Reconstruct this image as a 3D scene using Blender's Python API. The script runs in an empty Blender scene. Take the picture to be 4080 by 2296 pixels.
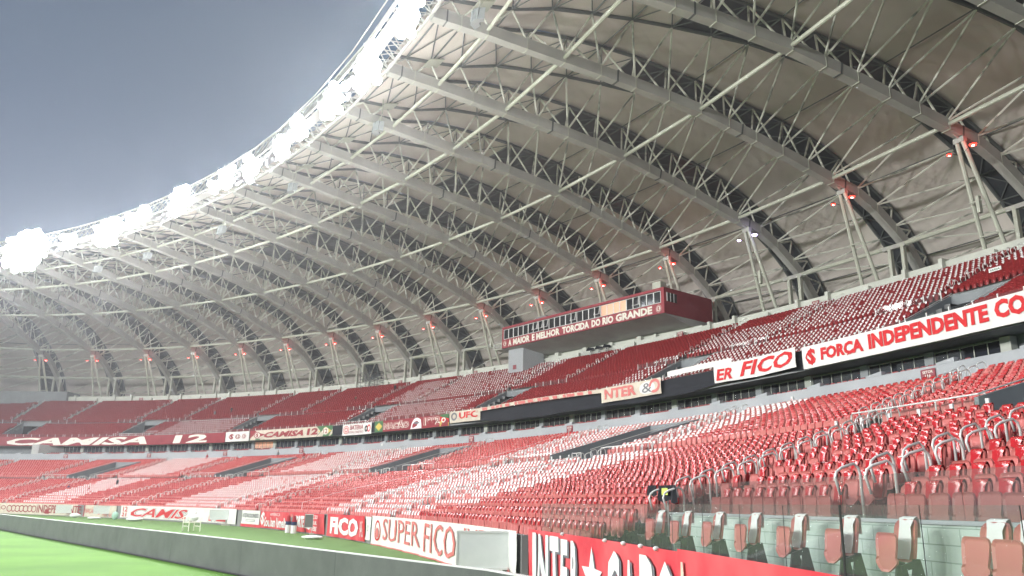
import bpy, bmesh, math, random
import numpy as np
from mathutils import Vector
random.seed(7)
rng = np.random.default_rng(7)
sc = bpy.context.scene
COL = sc.collection
R = math.radians
EYE = 2.2                                                  # eye height above the pitch, metres
# ---------------------------------------------------------------- camera
cam = bpy.data.cameras.new('camera'); camo = bpy.data.objects.new('camera', cam); COL.objects.link(camo)
cam.sensor_width = 36.0; cam.lens = 36.0*3184.2/4080; cam.clip_start = 0.1; cam.clip_end = 3000
from mathutils import Matrix
camo.matrix_world = Matrix.Translation((0, 0, EYE)) @ Matrix.Rotation(math.pi/2+0.26508, 4, 'X') @ Matrix.Rotation(0.01526, 4, 'Z')
sc.camera = camo
# ---------------------------------------------------------------- world: misty night sky lit by the ground
world = bpy.data.worlds.new('World'); sc.world = world; world.use_nodes = True
wn = world.node_tree; wn.nodes.clear()
wo = wn.nodes.new('ShaderNodeOutputWorld'); bg = wn.nodes.new('ShaderNodeBackground'); bg.inputs[1].default_value = 1.0
tc = wn.nodes.new('ShaderNodeTexCoord'); nz = wn.nodes.new('ShaderNodeTexNoise'); nz.inputs['Scale'].default_value = 1.3; nz.inputs['Detail'].default_value = 3
sx = wn.nodes.new('ShaderNodeSeparateXYZ'); ma = wn.nodes.new('ShaderNodeMath'); ma.operation = 'MULTIPLY_ADD'; ma.inputs[1].default_value = 0.45
cr = wn.nodes.new('ShaderNodeValToRGB')
cr.color_ramp.elements[0].position = 0.2; cr.color_ramp.elements[0].color = (0.135, 0.190, 0.310, 1)
cr.color_ramp.elements[1].position = 0.95; cr.color_ramp.elements[1].color = (0.068, 0.110, 0.158, 1)
wn.links.new(tc.outputs['Generated'], nz.inputs['Vector']); wn.links.new(tc.outputs['Generated'], sx.inputs[0])
wn.links.new(nz.outputs['Fac'], ma.inputs[0]); wn.links.new(sx.outputs['Z'], ma.inputs[2])
wn.links.new(ma.outputs[0], cr.inputs[0]); wn.links.new(cr.outputs[0], bg.inputs[0]); wn.links.new(bg.outputs[0], wo.inputs[0])
sc.view_settings.view_transform = 'Standard'; sc.view_settings.look = 'None'
sc.view_settings.exposure = 0.0; sc.view_settings.gamma = 1.0
cy = sc.cycles
sc.render.engine = 'CYCLES'
cy.use_denoising = True; cy.max_bounces = 6; cy.diffuse_bounces = 4; cy.glossy_bounces = 3; cy.transparent_max_bounces = 16; cy.transmission_bounces = 4
cy.sample_clamp_indirect = 4.0; cy.caustics_reflective = False; cy.caustics_refractive = False
try: cy.use_light_tree = True
except Exception: pass
LAMP_K = 1.0; BEAM = 25000.0; ROOF_FILL = 2300.0; FARL = 185000.0; HAZE = 0.00085
# ---------------------------------------------------------------- plan of the bowl: s counts roof trusses, d is metres outward, z is metres above the eye
Q = dict(P=(35.50425, 62.83354), hd=0.40126828, c=(0.66666, 0.02122, -0.01944, -0.54806, 0.58785), L=12.2340749,
  d=[-0.01161, -15.34192, -29.31796, -36.26398, -41.32346], z=[30.85676, 34.85771, 36.4814, 37.18622, 37.63295],
  dp=[-0.65682, 0.12167, 0.35391, 0.93097, 0.88352, 0.9113, 0.06973, -0.39783, 0.06207, 0.68339],
  zp=[-0.72401, -0.32174, -0.10634, 0.26908, 0.56406, 0.69329, 0.2697, -0.33604, -0.30767, -0.40194],
  so=[-0.07646, -0.05047, -0.01643, 0.01482, 0.03415, 0.03315, 0.02549, 0.03657, 0.06197, 0.04064, 0.00955, -0.01661, -0.0107, -0.03569, 0.00803, -0.06003])
_s = np.linspace(-16, 24, 801); _t = np.clip(_s, -6, 19)/10; _st = _s[1]-_s[0]
_k = sum(Q['c'][i]*_t**i for i in range(5))/10
_h = np.concatenate([[0], np.cumsum((_k[1:]+_k[:-1])/2*_st)]); _h = _h-np.interp(0, _s, _h)+Q['hd']
_dx, _dy = -np.sin(_h)*Q['L'], np.cos(_h)*Q['L']
_X = np.concatenate([[0], np.cumsum((_dx[1:]+_dx[:-1])/2*_st)]); _Y = np.concatenate([[0], np.cumsum((_dy[1:]+_dy[:-1])/2*_st)])
_X += Q['P'][0]-np.interp(0, _s, _X); _Y += Q['P'][1]-np.interp(0, _s, _Y)
def plan(s): return np.interp(s, _s, _X), np.interp(s, _s, _Y), np.interp(s, _s, _h)
def W(s, d, z=0.0, lat=0.0):
    x, y, h = plan(s); c, n = math.cos(h), math.sin(h)
    return Vector((x+c*d-n*lat, y+n*d+c*lat, z+EYE))
def Wn(s, d, z):
    x, y, h = plan(s); return np.stack([x+np.cos(h)*d, y+np.sin(h)*d, z+EYE+0*x], -1)
def yaw(s): return float(plan(s)[2])                        # direction of the outward normal
def speed(s, d):                                            # metres per unit of s at offset d
    a = W(s-0.02, d); b = W(s+0.02, d); return (b-a).length/0.04
def trs(k): return k+float(np.interp(k, range(16), Q['so']))
def off(j, k):
    t = min(max((k-7)/8., -1.25), 1.25)
    return Q['d'][j]+Q['dp'][j]*t+Q['dp'][5+j]*t*t, Q['z'][j]+Q['zp'][j]*t+Q['zp'][5+j]*t*t
def low(d): return -1.1+(d+45.3)*(6.85/24.1)-.0019*(d+45.3)*max(-21.2-d, 0)-.28*max(0, 1-(d+45)/2.7)                # tread height of the lower tier
def lown(s, d): return low(d)-(.14*min(max((-40.4-d)/1.9, 0), 1) if s < -2.95 else 0)
def upp(d): return 10.5+(d+15.2)*(8.7/13.0)                 # placeholder, replaced below
def upp(d): return 10.5+(d+15.2)*(8.7/17.4*1.0)
CM = camo.matrix_world.inverted()
def pix(p):                                                 # only used to leave out what stands outside the view
    v = CM @ p
    if v.z > -0.5: return (-9, -9, -v.z)
    f = 3184.2/4080
    return (0.5+f*v.x/-v.z, 0.5-f*v.y/-v.z*4080/2296, -v.z)
def inview(p, m=0.08):
    a = pix(p); return -m < a[0] < 1+m and -m < a[1] < 1+m
# ---------------------------------------------------------------- materials
def mat(name, col, rough=0.6, metal=0.0, noise=None, bump=None, emit=None, alpha=None, coat=0.0, trans=0.0, spec=0.5):
    m = bpy.data.materials.new(name); m.use_nodes = True; nt = m.node_tree; b = nt.nodes['Principled BSDF']
    b.inputs['Base Color'].default_value = (*col, 1); b.inputs['Roughness'].default_value = rough; b.inputs['Metallic'].default_value = metal
    b.inputs['Specular IOR Level'].default_value = spec
    if coat: b.inputs['Coat Weight'].default_value = coat
    if noise:                                               # (colour 2, scale, detail, low, high)
        c2, s, dt, lo, hi = noise
        t = nt.nodes.new('ShaderNodeTexCoord'); n = nt.nodes.new('ShaderNodeTexNoise'); n.inputs['Scale'].default_value = s; n.inputs['Detail'].default_value = dt
        r = nt.nodes.new('ShaderNodeValToRGB'); r.color_ramp.elements[0].position = lo; r.color_ramp.elements[1].position = hi
        r.color_ramp.elements[0].color = (*col, 1); r.color_ramp.elements[1].color = (*c2, 1)
        nt.links.new(t.outputs['Object'], n.inputs['Vector']); nt.links.new(n.outputs['Fac'], r.inputs[0]); nt.links.new(r.outputs[0], b.inputs['Base Color'])
    if bump:
        s, st = bump
        t = nt.nodes.new('ShaderNodeTexCoord'); n = nt.nodes.new('ShaderNodeTexNoise'); n.inputs['Scale'].default_value = s; n.inputs['Detail'].default_value = 3
        bp = nt.nodes.new('ShaderNodeBump'); bp.inputs['Strength'].default_value = st
        nt.links.new(t.outputs['Object'], n.inputs['Vector']); nt.links.new(n.outputs['Fac'], bp.inputs['Height']); nt.links.new(bp.outputs[0], b.inputs['Normal'])
    if emit: b.inputs['Emission Color'].default_value = (*emit[0], 1); b.inputs['Emission Strength'].default_value = emit[1]
    if emit and hasattr(m.cycles, 'emission_sampling'): m.cycles.emission_sampling = 'NONE'
    if alpha is not None: b.inputs['Alpha'].default_value = alpha
    return m
M = {}
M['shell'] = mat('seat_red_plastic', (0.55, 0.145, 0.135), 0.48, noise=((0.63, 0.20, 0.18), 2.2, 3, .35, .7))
M['shell_up'] = mat('seat_red_plastic_dimmed', (0.22, 0.014, 0.017), 0.45, noise=((0.28, 0.022, 0.024), 3, 2, .35, .7))  # same red seats, the weaker light up there put into the colour
M['sleeve'] = mat('glossy_red_film', (0.46, 0.016, 0.022), 0.18, bump=(14, 0.9))
M['white_sleeve'] = mat('white_cloth_sleeve', (0.74, 0.73, 0.73), 0.6, bump=(20, 0.3))
M['bracket'] = mat('black_bracket', (0.02, 0.02, 0.022), 0.5)
M['concrete'] = mat('grey_concrete', (0.20, 0.205, 0.205), 0.85, noise=((0.29, 0.29, 0.285), 0.7, 6, .3, .75), bump=(3, .2))
M['midwall'] = mat('blue_grey_painted_wall', (0.33, 0.35, 0.375), 0.7, noise=((0.42, 0.44, 0.46), 0.35, 6, .3, .75))
M['vomwall'] = mat('dark_grey_painted_wall', (0.19, 0.21, 0.225), 0.7, noise=((0.25, 0.27, 0.285), 0.8, 5, .3, .75))
M['white_wall'] = mat('cream_painted_wall', (0.60, 0.62, 0.56), 0.75, noise=((0.50, 0.52, 0.48), 0.5, 6, .35, .8))
M['steel'] = mat('grey_painted_steel', (0.46, 0.46, 0.43), 0.45, noise=((0.36, 0.36, 0.34), 0.6, 6, .3, .75))
M['steel_lt'] = mat('pale_painted_steel', (0.50, 0.52, 0.44), 0.4, noise=((0.40, 0.41, 0.35), 0.5, 6, .35, .75))
M['steel_dk'] = mat('dark_painted_steel', (0.11, 0.12, 0.12), 0.5)
M['rod'] = mat('mottled_pale_rod', (0.66, 0.67, 0.60), 0.4, noise=((0.24, 0.25, 0.22), 0.6, 4, .50, .62))
M['gap'] = mat('night_toned_sheet', (0.028, 0.033, 0.040), 0.35, noise=((0.05, 0.056, 0.062), 0.4, 5, .3, .7))  # opaque; the night behind the clear roof strip is put into the colour
M['black'] = mat('painted_darkness', (0.006, 0.006, 0.007), 0.8)  # darkness of passages and of the night outside, put into the colour
M['dark_cloth'] = mat('black_cloth', (0.012, 0.014, 0.020), 0.9, bump=(2, .4))
M['chrome'] = mat('galvanised_rail', (0.74, 0.74, 0.72), 0.35, metal=0.2)
M['rail_white'] = mat('white_metal_post', (0.70, 0.71, 0.70), 0.4)
M['box_red'] = mat('dark_red_cladding', (0.27, 0.020, 0.033), 0.55, noise=((0.31, 0.028, 0.042), 0.8, 5, .3, .7))
M['box_red_side'] = M['box_red']
M['soffit'] = mat('white_soffit', (0.46, 0.47, 0.45), 0.8, noise=((0.36, 0.33, 0.34), 0.3, 5, .35, .7))
M['win_dark'] = mat('dark_window_glass', (0.015, 0.016, 0.020), 0.08, spec=0.6)
M['win_lit'] = mat('lit_window', (0.8, 0.45, 0.3), 0.4, emit=((1.0, 0.40, 0.22), 0.22))
M['win_frame'] = mat('white_window_frame', (0.72, 0.72, 0.72), 0.4)
M['letter_cream'] = mat('cream_letter', (0.78, 0.76, 0.68), 0.6)
M['letter_white'] = mat('white_paint', (0.82, 0.82, 0.82), 0.6)
M['cloth_white'] = mat('white_banner_cloth', (0.78, 0.77, 0.74), 0.85, noise=((0.66, 0.66, 0.65), 1.2, 5, .4, .8), bump=(3, .25))
M['cloth_cream'] = mat('cream_banner_cloth', (0.66, 0.60, 0.50), 0.85, noise=((0.52, 0.46, 0.38), 1.5, 6, .35, .75), bump=(3, .25))
M['cloth_red'] = mat('red_banner_cloth', (0.62, 0.035, 0.055), 0.8, noise=((0.72, 0.12, 0.13), 1.0, 5, .35, .75), bump=(2.2, .5))
M['cloth_maroon'] = mat('maroon_banner_cloth', (0.26, 0.028, 0.040), 0.85, noise=((0.31, 0.04, 0.05), 1.0, 5, .35, .75))
M['paint_red'] = mat('red_banner_paint', (0.60, 0.02, 0.025), 0.8)
M['paint_darkred'] = mat('dark_red_banner_paint', (0.30, 0.025, 0.035), 0.8)
M['paint_pink'] = mat('faded_red_paint', (0.62, 0.18, 0.17), 0.8)
M['paint_black'] = mat('black_banner_paint', (0.02, 0.02, 0.02), 0.8)
M['paint_grey'] = mat('grey_banner_paint', (0.17, 0.17, 0.19), 0.8)
M['green'] = mat('green_banner_cloth', (0.06, 0.17, 0.07), 0.85)
M['yellow'] = mat('yellow_banner_cloth', (0.62, 0.47, 0.10), 0.85)
M['paper'] = mat('yellow_green_paper', (0.62, 0.75, 0.16), 0.7)
M['sign'] = mat('maroon_sign_board', (0.24, 0.035, 0.05), 0.5)
M['screen'] = mat('pale_screen_panel', (0.80, 0.83, 0.82), 0.35, noise=((0.70, 0.74, 0.73), 0.8, 4, .4, .7))
M['screen_dk'] = mat('grey_screen_panel', (0.20, 0.205, 0.205), 0.4)
M['metal_lt'] = mat('light_metal', (0.55, 0.56, 0.55), 0.4, metal=0.3)
M['lens'] = mat('lit_floodlight_lens', (1, 1, 1), 0.5, emit=((0.92, 0.97, 1.0), 60.0))
M['housing'] = mat('floodlight_housing', (0.55, 0.57, 0.58), 0.4)
M['red_lens'] = mat('lit_red_lens', (1, 0.1, 0.05), 0.5, emit=((1.0, 0.03, 0.02), 6.0))
M['red_core'] = mat('lit_red_core', (1, 0.6, 0.5), 0.5, emit=((1.0, 0.65, 0.6), 14.0))
M['violet_lens'] = mat('lit_violet_lens', (0.6, 0.5, 1), 0.5, emit=((0.62, 0.52, 1.0), 14.0))
M['foil'] = mat('crumpled_reflective_wrap', (0.34, 0.36, 0.39), 0.3, metal=0.5, bump=(2.5, 1.0))
M['speaker'] = mat('grey_speaker', (0.24, 0.26, 0.26), 0.6)
M['skin'] = mat('skin', (0.42, 0.25, 0.18), 0.6)
M['plastic_white'] = mat('white_sack', (0.75, 0.76, 0.76), 0.6, bump=(9, .6))
M['wood'] = mat('worn_pale_block', (0.45, 0.43, 0.38), 0.8)

# membrane: pale woven roof skin with stains
def membrane():
    m = bpy.data.materials.new('pale_roof_membrane'); m.use_nodes = True; nt = m.node_tree; b = nt.nodes['Principled BSDF']
    t = nt.nodes.new('ShaderNodeTexCoord'); n = nt.nodes.new('ShaderNodeTexNoise'); n.inputs['Scale'].default_value = 0.35; n.inputs['Detail'].default_value = 8; n.inputs['Roughness'].default_value = .62
    r = nt.nodes.new('ShaderNodeValToRGB'); r.color_ramp.elements[0].position = .3; r.color_ramp.elements[1].position = .72
    r.color_ramp.elements[0].color = (0.60, 0.555, 0.515, 1); r.color_ramp.elements[1].color = (0.665, 0.615, 0.575, 1)
    nt.links.new(t.outputs['Object'], n.inputs['Vector']); nt.links.new(n.outputs['Fac'], r.inputs[0]); nt.links.new(r.outputs[0], b.inputs['Base Color'])
    b.inputs['Roughness'].default_value = .75
    n2 = nt.nodes.new('ShaderNodeTexNoise'); n2.inputs['Scale'].default_value = 0.5; n2.inputs['Detail'].default_value = 3
    bp = nt.nodes.new('ShaderNodeBump'); bp.inputs['Strength'].default_value = .06; bp.inputs['Distance'].default_value = .1
    nt.links.new(t.outputs['Object'], n2.inputs['Vector']); nt.links.new(n2.outputs['Fac'], bp.inputs['Height']); nt.links.new(bp.outputs[0], b.inputs['Normal'])
    return m
M['membrane'] = membrane()
# clear safety glass: mostly see-through with a faint tint and reflection
def glass(name, tint, refl=0.10, rough=0.03):
    m = bpy.data.materials.new(name); m.use_nodes = True; nt = m.node_tree; nt.nodes.clear()
    o = nt.nodes.new('ShaderNodeOutputMaterial'); tr = nt.nodes.new('ShaderNodeBsdfTransparent'); tr.inputs[0].default_value = (*tint, 1)
    gl = nt.nodes.new('ShaderNodeBsdfGlossy'); gl.inputs['Roughness'].default_value = rough; gl.inputs[0].default_value = (.9, .95, .95, 1)
    df = nt.nodes.new('ShaderNodeBsdfDiffuse'); df.inputs[0].default_value = (.5, .52, .5, 1)
    m1 = nt.nodes.new('ShaderNodeMixShader'); m1.inputs[0].default_value = refl
    m2 = nt.nodes.new('ShaderNodeMixShader'); m2.inputs[0].default_value = 0.05
    nt.links.new(tr.outputs[0], m1.inputs[1]); nt.links.new(gl.outputs[0], m1.inputs[2]); nt.links.new(m1.outputs[0], m2.inputs[1]); nt.links.new(df.outputs[0], m2.inputs[2]); nt.links.new(m2.outputs[0], o.inputs[0])
    return m
M['glass'] = glass('clear_safety_glass', (0.86, 0.90, 0.88), 0.05)
M['glass2'] = glass('tinted_safety_glass', (0.82, 0.84, 0.83), 0.05)
def grass(name, c1, c2, scale, stripes=False):
    m = mat(name, c1, 0.8, noise=(c2, scale, 8, .3, .7), bump=(60, .6)); return m
M['pitch'] = grass('bright_pitch_grass', (0.055, 0.160, 0.006), (0.105, 0.25, 0.018), 0.22)
M['turf'] = grass('dark_green_turf', (0.068, 0.150, 0.022), (0.090, 0.185, 0.032), 0.8)
def ledwall():
    m = bpy.data.materials.new('dark_board_face'); m.use_nodes = True; nt = m.node_tree; b = nt.nodes['Principled BSDF']
    t = nt.nodes.new('ShaderNodeTexCoord'); n = nt.nodes.new('ShaderNodeTexNoise'); n.inputs['Scale'].default_value = 1.1; n.inputs['Detail'].default_value = 8
    n3 = nt.nodes.new('ShaderNodeTexNoise'); n3.inputs['Scale'].default_value = 26; n3.inputs['Detail'].default_value = 2
    mg = nt.nodes.new('ShaderNodeMath'); mg.operation = 'MULTIPLY_ADD'; mg.inputs[1].default_value = .25
    r = nt.nodes.new('ShaderNodeValToRGB'); r.color_ramp.elements[0].position = .45; r.color_ramp.elements[1].position = .95
    r.color_ramp.elements[0].color = (0.070, 0.076, 0.078, 1); r.color_ramp.elements[1].color = (0.125, 0.132, 0.134, 1)
    nt.links.new(t.outputs['Object'], n.inputs['Vector']); nt.links.new(t.outputs['Object'], n3.inputs['Vector']); nt.links.new(n3.outputs['Fac'], mg.inputs[0]); nt.links.new(n.outputs['Fac'], mg.inputs[2])
    nt.links.new(mg.outputs[0], r.inputs[0]); nt.links.new(r.outputs[0], b.inputs['Base Color']); b.inputs['Roughness'].default_value = .5
    return m
M['led'] = ledwall()
def blockwork():
    m = bpy.data.materials.new('painted_blockwork'); m.use_nodes = True; nt = m.node_tree; b = nt.nodes['Principled BSDF']
    uv = nt.nodes.new('ShaderNodeUVMap'); br = nt.nodes.new('ShaderNodeTexBrick')
    br.inputs['Color1'].default_value = (0.52, 0.60, 0.57, 1); br.inputs['Color2'].default_value = (0.56, 0.63, 0.60, 1); br.inputs['Mortar'].default_value = (0.27, 0.34, 0.315, 1)
    br.inputs['Scale'].default_value = 1.0; br.inputs['Mortar Size'].default_value = .009; br.inputs['Brick Width'].default_value = .62; br.inputs['Row Height'].default_value = .21; br.inputs['Mortar Smooth'].default_value = .3
    t = nt.nodes.new('ShaderNodeTexCoord'); n = nt.nodes.new('ShaderNodeTexNoise'); n.inputs['Scale'].default_value = 2.5; n.inputs['Detail'].default_value = 7
    mx = nt.nodes.new('ShaderNodeMixRGB'); mx.blend_type = 'MULTIPLY'; mx.inputs[0].default_value = .5
    r = nt.nodes.new('ShaderNodeValToRGB'); r.color_ramp.elements[0].position = .3; r.color_ramp.elements[0].color = (.72, .74, .72, 1); r.color_ramp.elements[1].position = .6
    nt.links.new(uv.outputs[0], br.inputs['Vector']); nt.links.new(t.outputs['Object'], n.inputs['Vector']); nt.links.new(n.outputs['Fac'], r.inputs[0])
    nt.links.new(br.outputs['Color'], mx.inputs[1]); nt.links.new(r.outputs[0], mx.inputs[2]); nt.links.new(mx.outputs[0], b.inputs['Base Color'])
    b.inputs['Roughness'].default_value = .7
    return m
M['block'] = blockwork()

# ---------------------------------------------------------------- mesh helpers
def tag(o, label=None, cat=None, group=None, kind=None):
    if label: o['label'] = label
    if cat: o['category'] = cat
    if group: o['group'] = group
    if kind: o['kind'] = kind
    return o
def empty(name, loc, label=None, cat=None, group=None, kind=None, rz=0.0):
    o = bpy.data.objects.new(name, None); o.empty_display_size = .2; COL.objects.link(o); o.location = loc; o.rotation_euler = (0, 0, rz)
    return tag(o, label, cat, group, kind)
class MB:
    def __init__(s): s.v = []; s.f = []; s.m = []; s.uv = None
    def face(s, pts, mi=0):
        n = len(s.v); s.v += [tuple(p) for p in pts]; s.f.append(tuple(range(n, n+len(pts)))); s.m.append(mi)
    def add(s, vs, fs, mi=0):
        n = len(s.v); s.v += [tuple(p) for p in vs]; s.f += [tuple(i+n for i in f) for f in fs]; s.m += [mi]*len(fs)
    def hexa(s, b, t, mi=0):                                # bottom 4, top 4
        s.add(list(b)+list(t), [(3, 2, 1, 0), (4, 5, 6, 7), (0, 1, 5, 4), (1, 2, 6, 5), (2, 3, 7, 6), (3, 0, 4, 7)], mi)
    def box(s, c, sx, sy, sz, ang=0.0, mi=0):               # centre of the base, sizes, yaw
        c = Vector(c); a = Vector((math.cos(ang), math.sin(ang), 0))*sx/2; b = Vector((-math.sin(ang), math.cos(ang), 0))*sy/2; z = Vector((0, 0, sz))
        q = [c-a-b, c+a-b, c+a+b, c-a+b]; s.hexa(q, [p+z for p in q], mi)
    def tube(s, p0, p1, r, n=6, r1=None, mi=0, cap=True):
        p0 = Vector(p0); p1 = Vector(p1); d = (p1-p0)
        if d.length < 1e-6: return
        d.normalize(); u = d.cross(Vector((0, 0, 1)) if abs(d.z) < .95 else Vector((1, 0, 0))).normalized(); w = d.cross(u)
        r1 = r if r1 is None else r1; k = len(s.v)
        for p, rr in ((p0, r), (p1, r1)):
            for i in range(n):
                a = 2*math.pi*i/n; s.v.append(tuple(p+(u*math.cos(a)+w*math.sin(a))*rr))
        for i in range(n): s.f.append((k+i, k+(i+1) % n, k+n+(i+1) % n, k+n+i)); s.m.append(mi)
        if cap: s.f.append(tuple(k+i for i in reversed(range(n)))); s.m.append(mi); s.f.append(tuple(k+n+i for i in range(n))); s.m.append(mi)
    def pipe(s, pts, r, n=6, mi=0):                         # bent tube
        pts = [Vector(p) for p in pts]; k0 = len(s.v); ref = None
        for i, p in enumerate(pts):
            d = (pts[min(i+1, len(pts)-1)]-pts[max(i-1, 0)]).normalized()
            if ref is None: ref = d.cross(Vector((0, 0, 1)) if abs(d.z) < .9 else Vector((1, 0, 0))).normalized()
            u = (ref-d*ref.dot(d)).normalized(); ref = u; w = d.cross(u)
            for j in range(n):
                a = 2*math.pi*j/n; s.v.append(tuple(p+(u*math.cos(a)+w*math.sin(a))*r))
        for i in range(len(pts)-1):
            for j in range(n): s.f.append((k0+i*n+j, k0+i*n+(j+1) % n, k0+(i+1)*n+(j+1) % n, k0+(i+1)*n+j)); s.m.append(mi)
        s.f.append(tuple(k0+j for j in reversed(range(n)))); s.m.append(mi); e = k0+(len(pts)-1)*n; s.f.append(tuple(e+j for j in range(n))); s.m.append(mi)
    def beam(s, pts, w, h, side, mi=0):                     # rectangular section swept through pts; side = unit vectors across
        k = len(s.v); n = len(pts)
        for i, p in enumerate(pts):
            p = Vector(p); d = (Vector(pts[min(i+1, n-1)])-Vector(pts[max(i-1, 0)])).normalized(); a = Vector(side); up = a.cross(d).normalized()
            if up.z < 0: up = -up
            for x, y in ((-1, -1), (1, -1), (1, 1), (-1, 1)): s.v.append(tuple(p+a*x*w/2+up*y*h/2))
        for i in range(n-1):
            for j in range(4): s.f.append((k+i*4+j, k+i*4+(j+1) % 4, k+(i+1)*4+(j+1) % 4, k+(i+1)*4+j)); s.m.append(mi)
        s.f.append((k+3, k+2, k+1, k)); s.m.append(mi); e = k+(n-1)*4; s.f.append((e, e+1, e+2, e+3)); s.m.append(mi)
    def grid(s, rows, mi=0):
        k = len(s.v); n = len(rows[0])
        for r in rows: s.v += [tuple(p) for p in r]
        for i in range(len(rows)-1):
            for j in range(n-1): s.f.append((k+i*n+j, k+i*n+j+1, k+(i+1)*n+j+1, k+(i+1)*n+j)); s.m.append(mi)
    def build(s, name, mats, parent=None, smooth=False, label=None, cat=None, group=None, kind=None, rel=None):
        me = bpy.data.meshes.new(name)
        base = Vector((0, 0, 0))
        if parent is not None and rel is None:              # vertices are given in world space; the parent's own placement is taken off
            mw = Matrix.Translation(parent.location) @ Matrix.Rotation(parent.rotation_euler.z, 4, 'Z'); pp = parent.parent
            if pp is not None: mw = (Matrix.Translation(pp.location) @ Matrix.Rotation(pp.rotation_euler.z, 4, 'Z')) @ mw
            iv = np.array(mw.inverted()); V = np.array(s.v); V = V @ iv[:3, :3].T+iv[:3, 3]
        elif parent is None and rel is None and s.v:
            V = np.array(s.v); base = Vector(((V[:, 0].min()+V[:, 0].max())/2, (V[:, 1].min()+V[:, 1].max())/2, V[:, 2].min())); V = V-np.array(base)
        else: V = np.array(s.v)
        me.from_pydata([tuple(x) for x in V], [], s.f)
        if not isinstance(mats, (list, tuple)): mats = [mats]
        for m in mats: me.materials.append(M[m] if isinstance(m, str) else m)
        if len(mats) > 1: me.polygons.foreach_set('material_index', s.m)
        if smooth: me.polygons.foreach_set('use_smooth', [True]*len(s.f))
        me.update()
        o = bpy.data.objects.new(name, me); COL.objects.link(o)
        if parent is not None: o.parent = parent
        else: o.location = base
        return tag(o, label, cat, group, kind)
def quick(name, vs, fs, m, **k):
    b = MB(); b.add(vs, fs); return b.build(name, m, **k)
def dup(o, parent=None):
    c = o.copy(); COL.objects.link(c); c.parent = parent
    for ch in o.children: dup(ch, c)
    return c
def arc(s0, s1, n): return [s0+(s1-s0)*i/(n-1) for i in range(n)]
def wall(mb, s0, s1, d0, z0, d1, z1, th=0.2, n=None, mi=0):  # curved wall along the bowl between (d0,z0) and (d1,z1), thickness th outward
    n = n or max(2, int((s1-s0)*4)+1); ss = arc(s0, s1, n)
    for a, b in zip(ss[:-1], ss[1:]):
        mb.add([W(a, d0, z0), W(b, d0, z0), W(b, d0+th, z0), W(a, d0+th, z0), W(a, d1, z1), W(b, d1, z1), W(b, d1+th, z1), W(a, d1+th, z1)],
               [(0, 1, 5, 4), (4, 5, 6, 7), (2, 3, 7, 6), (3, 2, 1, 0)]+([(3, 0, 4, 7)] if a == ss[0] else [])+([(1, 2, 6, 5)] if b == ss[-1] else []), mi)
# ---- lettering
_tc = {}
def text_mesh(txt, bold=0.0):
    key = (txt, bold)
    if key in _tc: return _tc[key]
    cu = bpy.data.curves.new('t', 'FONT'); cu.body = txt; cu.offset = bold; cu.resolution_u = 2; cu.fill_mode = 'BOTH'
    ob = bpy.data.objects.new('t', cu); COL.objects.link(ob); dg = bpy.context.evaluated_depsgraph_get(); dg.update()
    me = bpy.data.meshes.new_from_object(ob.evaluated_get(dg)); bm = bmesh.new(); bm.from_mesh(me)
    bpy.data.objects.remove(ob); bpy.data.curves.remove(cu); bpy.data.meshes.remove(me)
    xs = [v.co.x for v in bm.verts]; ys = [v.co.y for v in bm.verts]
    if not xs: bm.free(); return None
    x0, x1, y0, y1 = min(xs), max(xs), min(ys), max(ys)
    for v in bm.verts: v.co.x = (v.co.x-x0)/(x1-x0); v.co.y = (v.co.y-y0)/(y1-y0)
    _tc[key] = (bm, (x1-x0)/(y1-y0)); return _tc[key]
def put_text(mb, txt, fn, a0, a1, b0, b1, o=0.03, bold=0.02, shear=0.0, cuts=0, mi=0, jit=0.0):
    r = text_mesh(txt, bold)
    if not r: return
    bm = r[0].copy()
    for i in range(1, cuts):
        bmesh.ops.bisect_plane(bm, geom=bm.verts[:]+bm.edges[:]+bm.faces[:], plane_co=(i/cuts, 0, 0), plane_no=(1, 0, 0))
    for i in range(1, 4 if cuts else 0):
        bmesh.ops.bisect_plane(bm, geom=bm.verts[:]+bm.edges[:]+bm.faces[:], plane_co=(0, i/4, 0), plane_no=(0, 1, 0))
    bm.verts.ensure_lookup_table()
    vs = []
    for v in bm.verts:
        x = v.co.x+shear*(v.co.y-.5); y = v.co.y
        if jit: x += jit*math.sin(y*7+x*40); y += jit*2*math.sin(x*31)
        vs.append(fn(a0+(a1-a0)*x, b0+(b1-b0)*y, o))
    mb.add(vs, [tuple(v.index for v in f.verts) for f in bm.faces], mi); bm.free()
def disc(mb, fn, ca, cb, ra, rb, o, r0=0.0, n=20, mi=0):
    for i in range(n):
        a, b = 2*math.pi*i/n, 2*math.pi*(i+1)/n
        P = lambda t, k: fn(ca+ra*k*math.cos(t), cb+rb*k*math.sin(t), o)
        if r0 > 0: mb.face([P(a, r0), P(a, 1), P(b, 1), P(b, r0)], mi)
        else: mb.face([fn(ca, cb, o), P(a, 1), P(b, 1)], mi)
def patch(mb, fn, a0, a1, b0, b1, o, na=1, nb=1, mi=0):
    mb.grid([[fn(a0+(a1-a0)*i/na, b0+(b1-b0)*j/nb, o) for i in range(na+1)] for j in range(nb+1)], mi)
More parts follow.
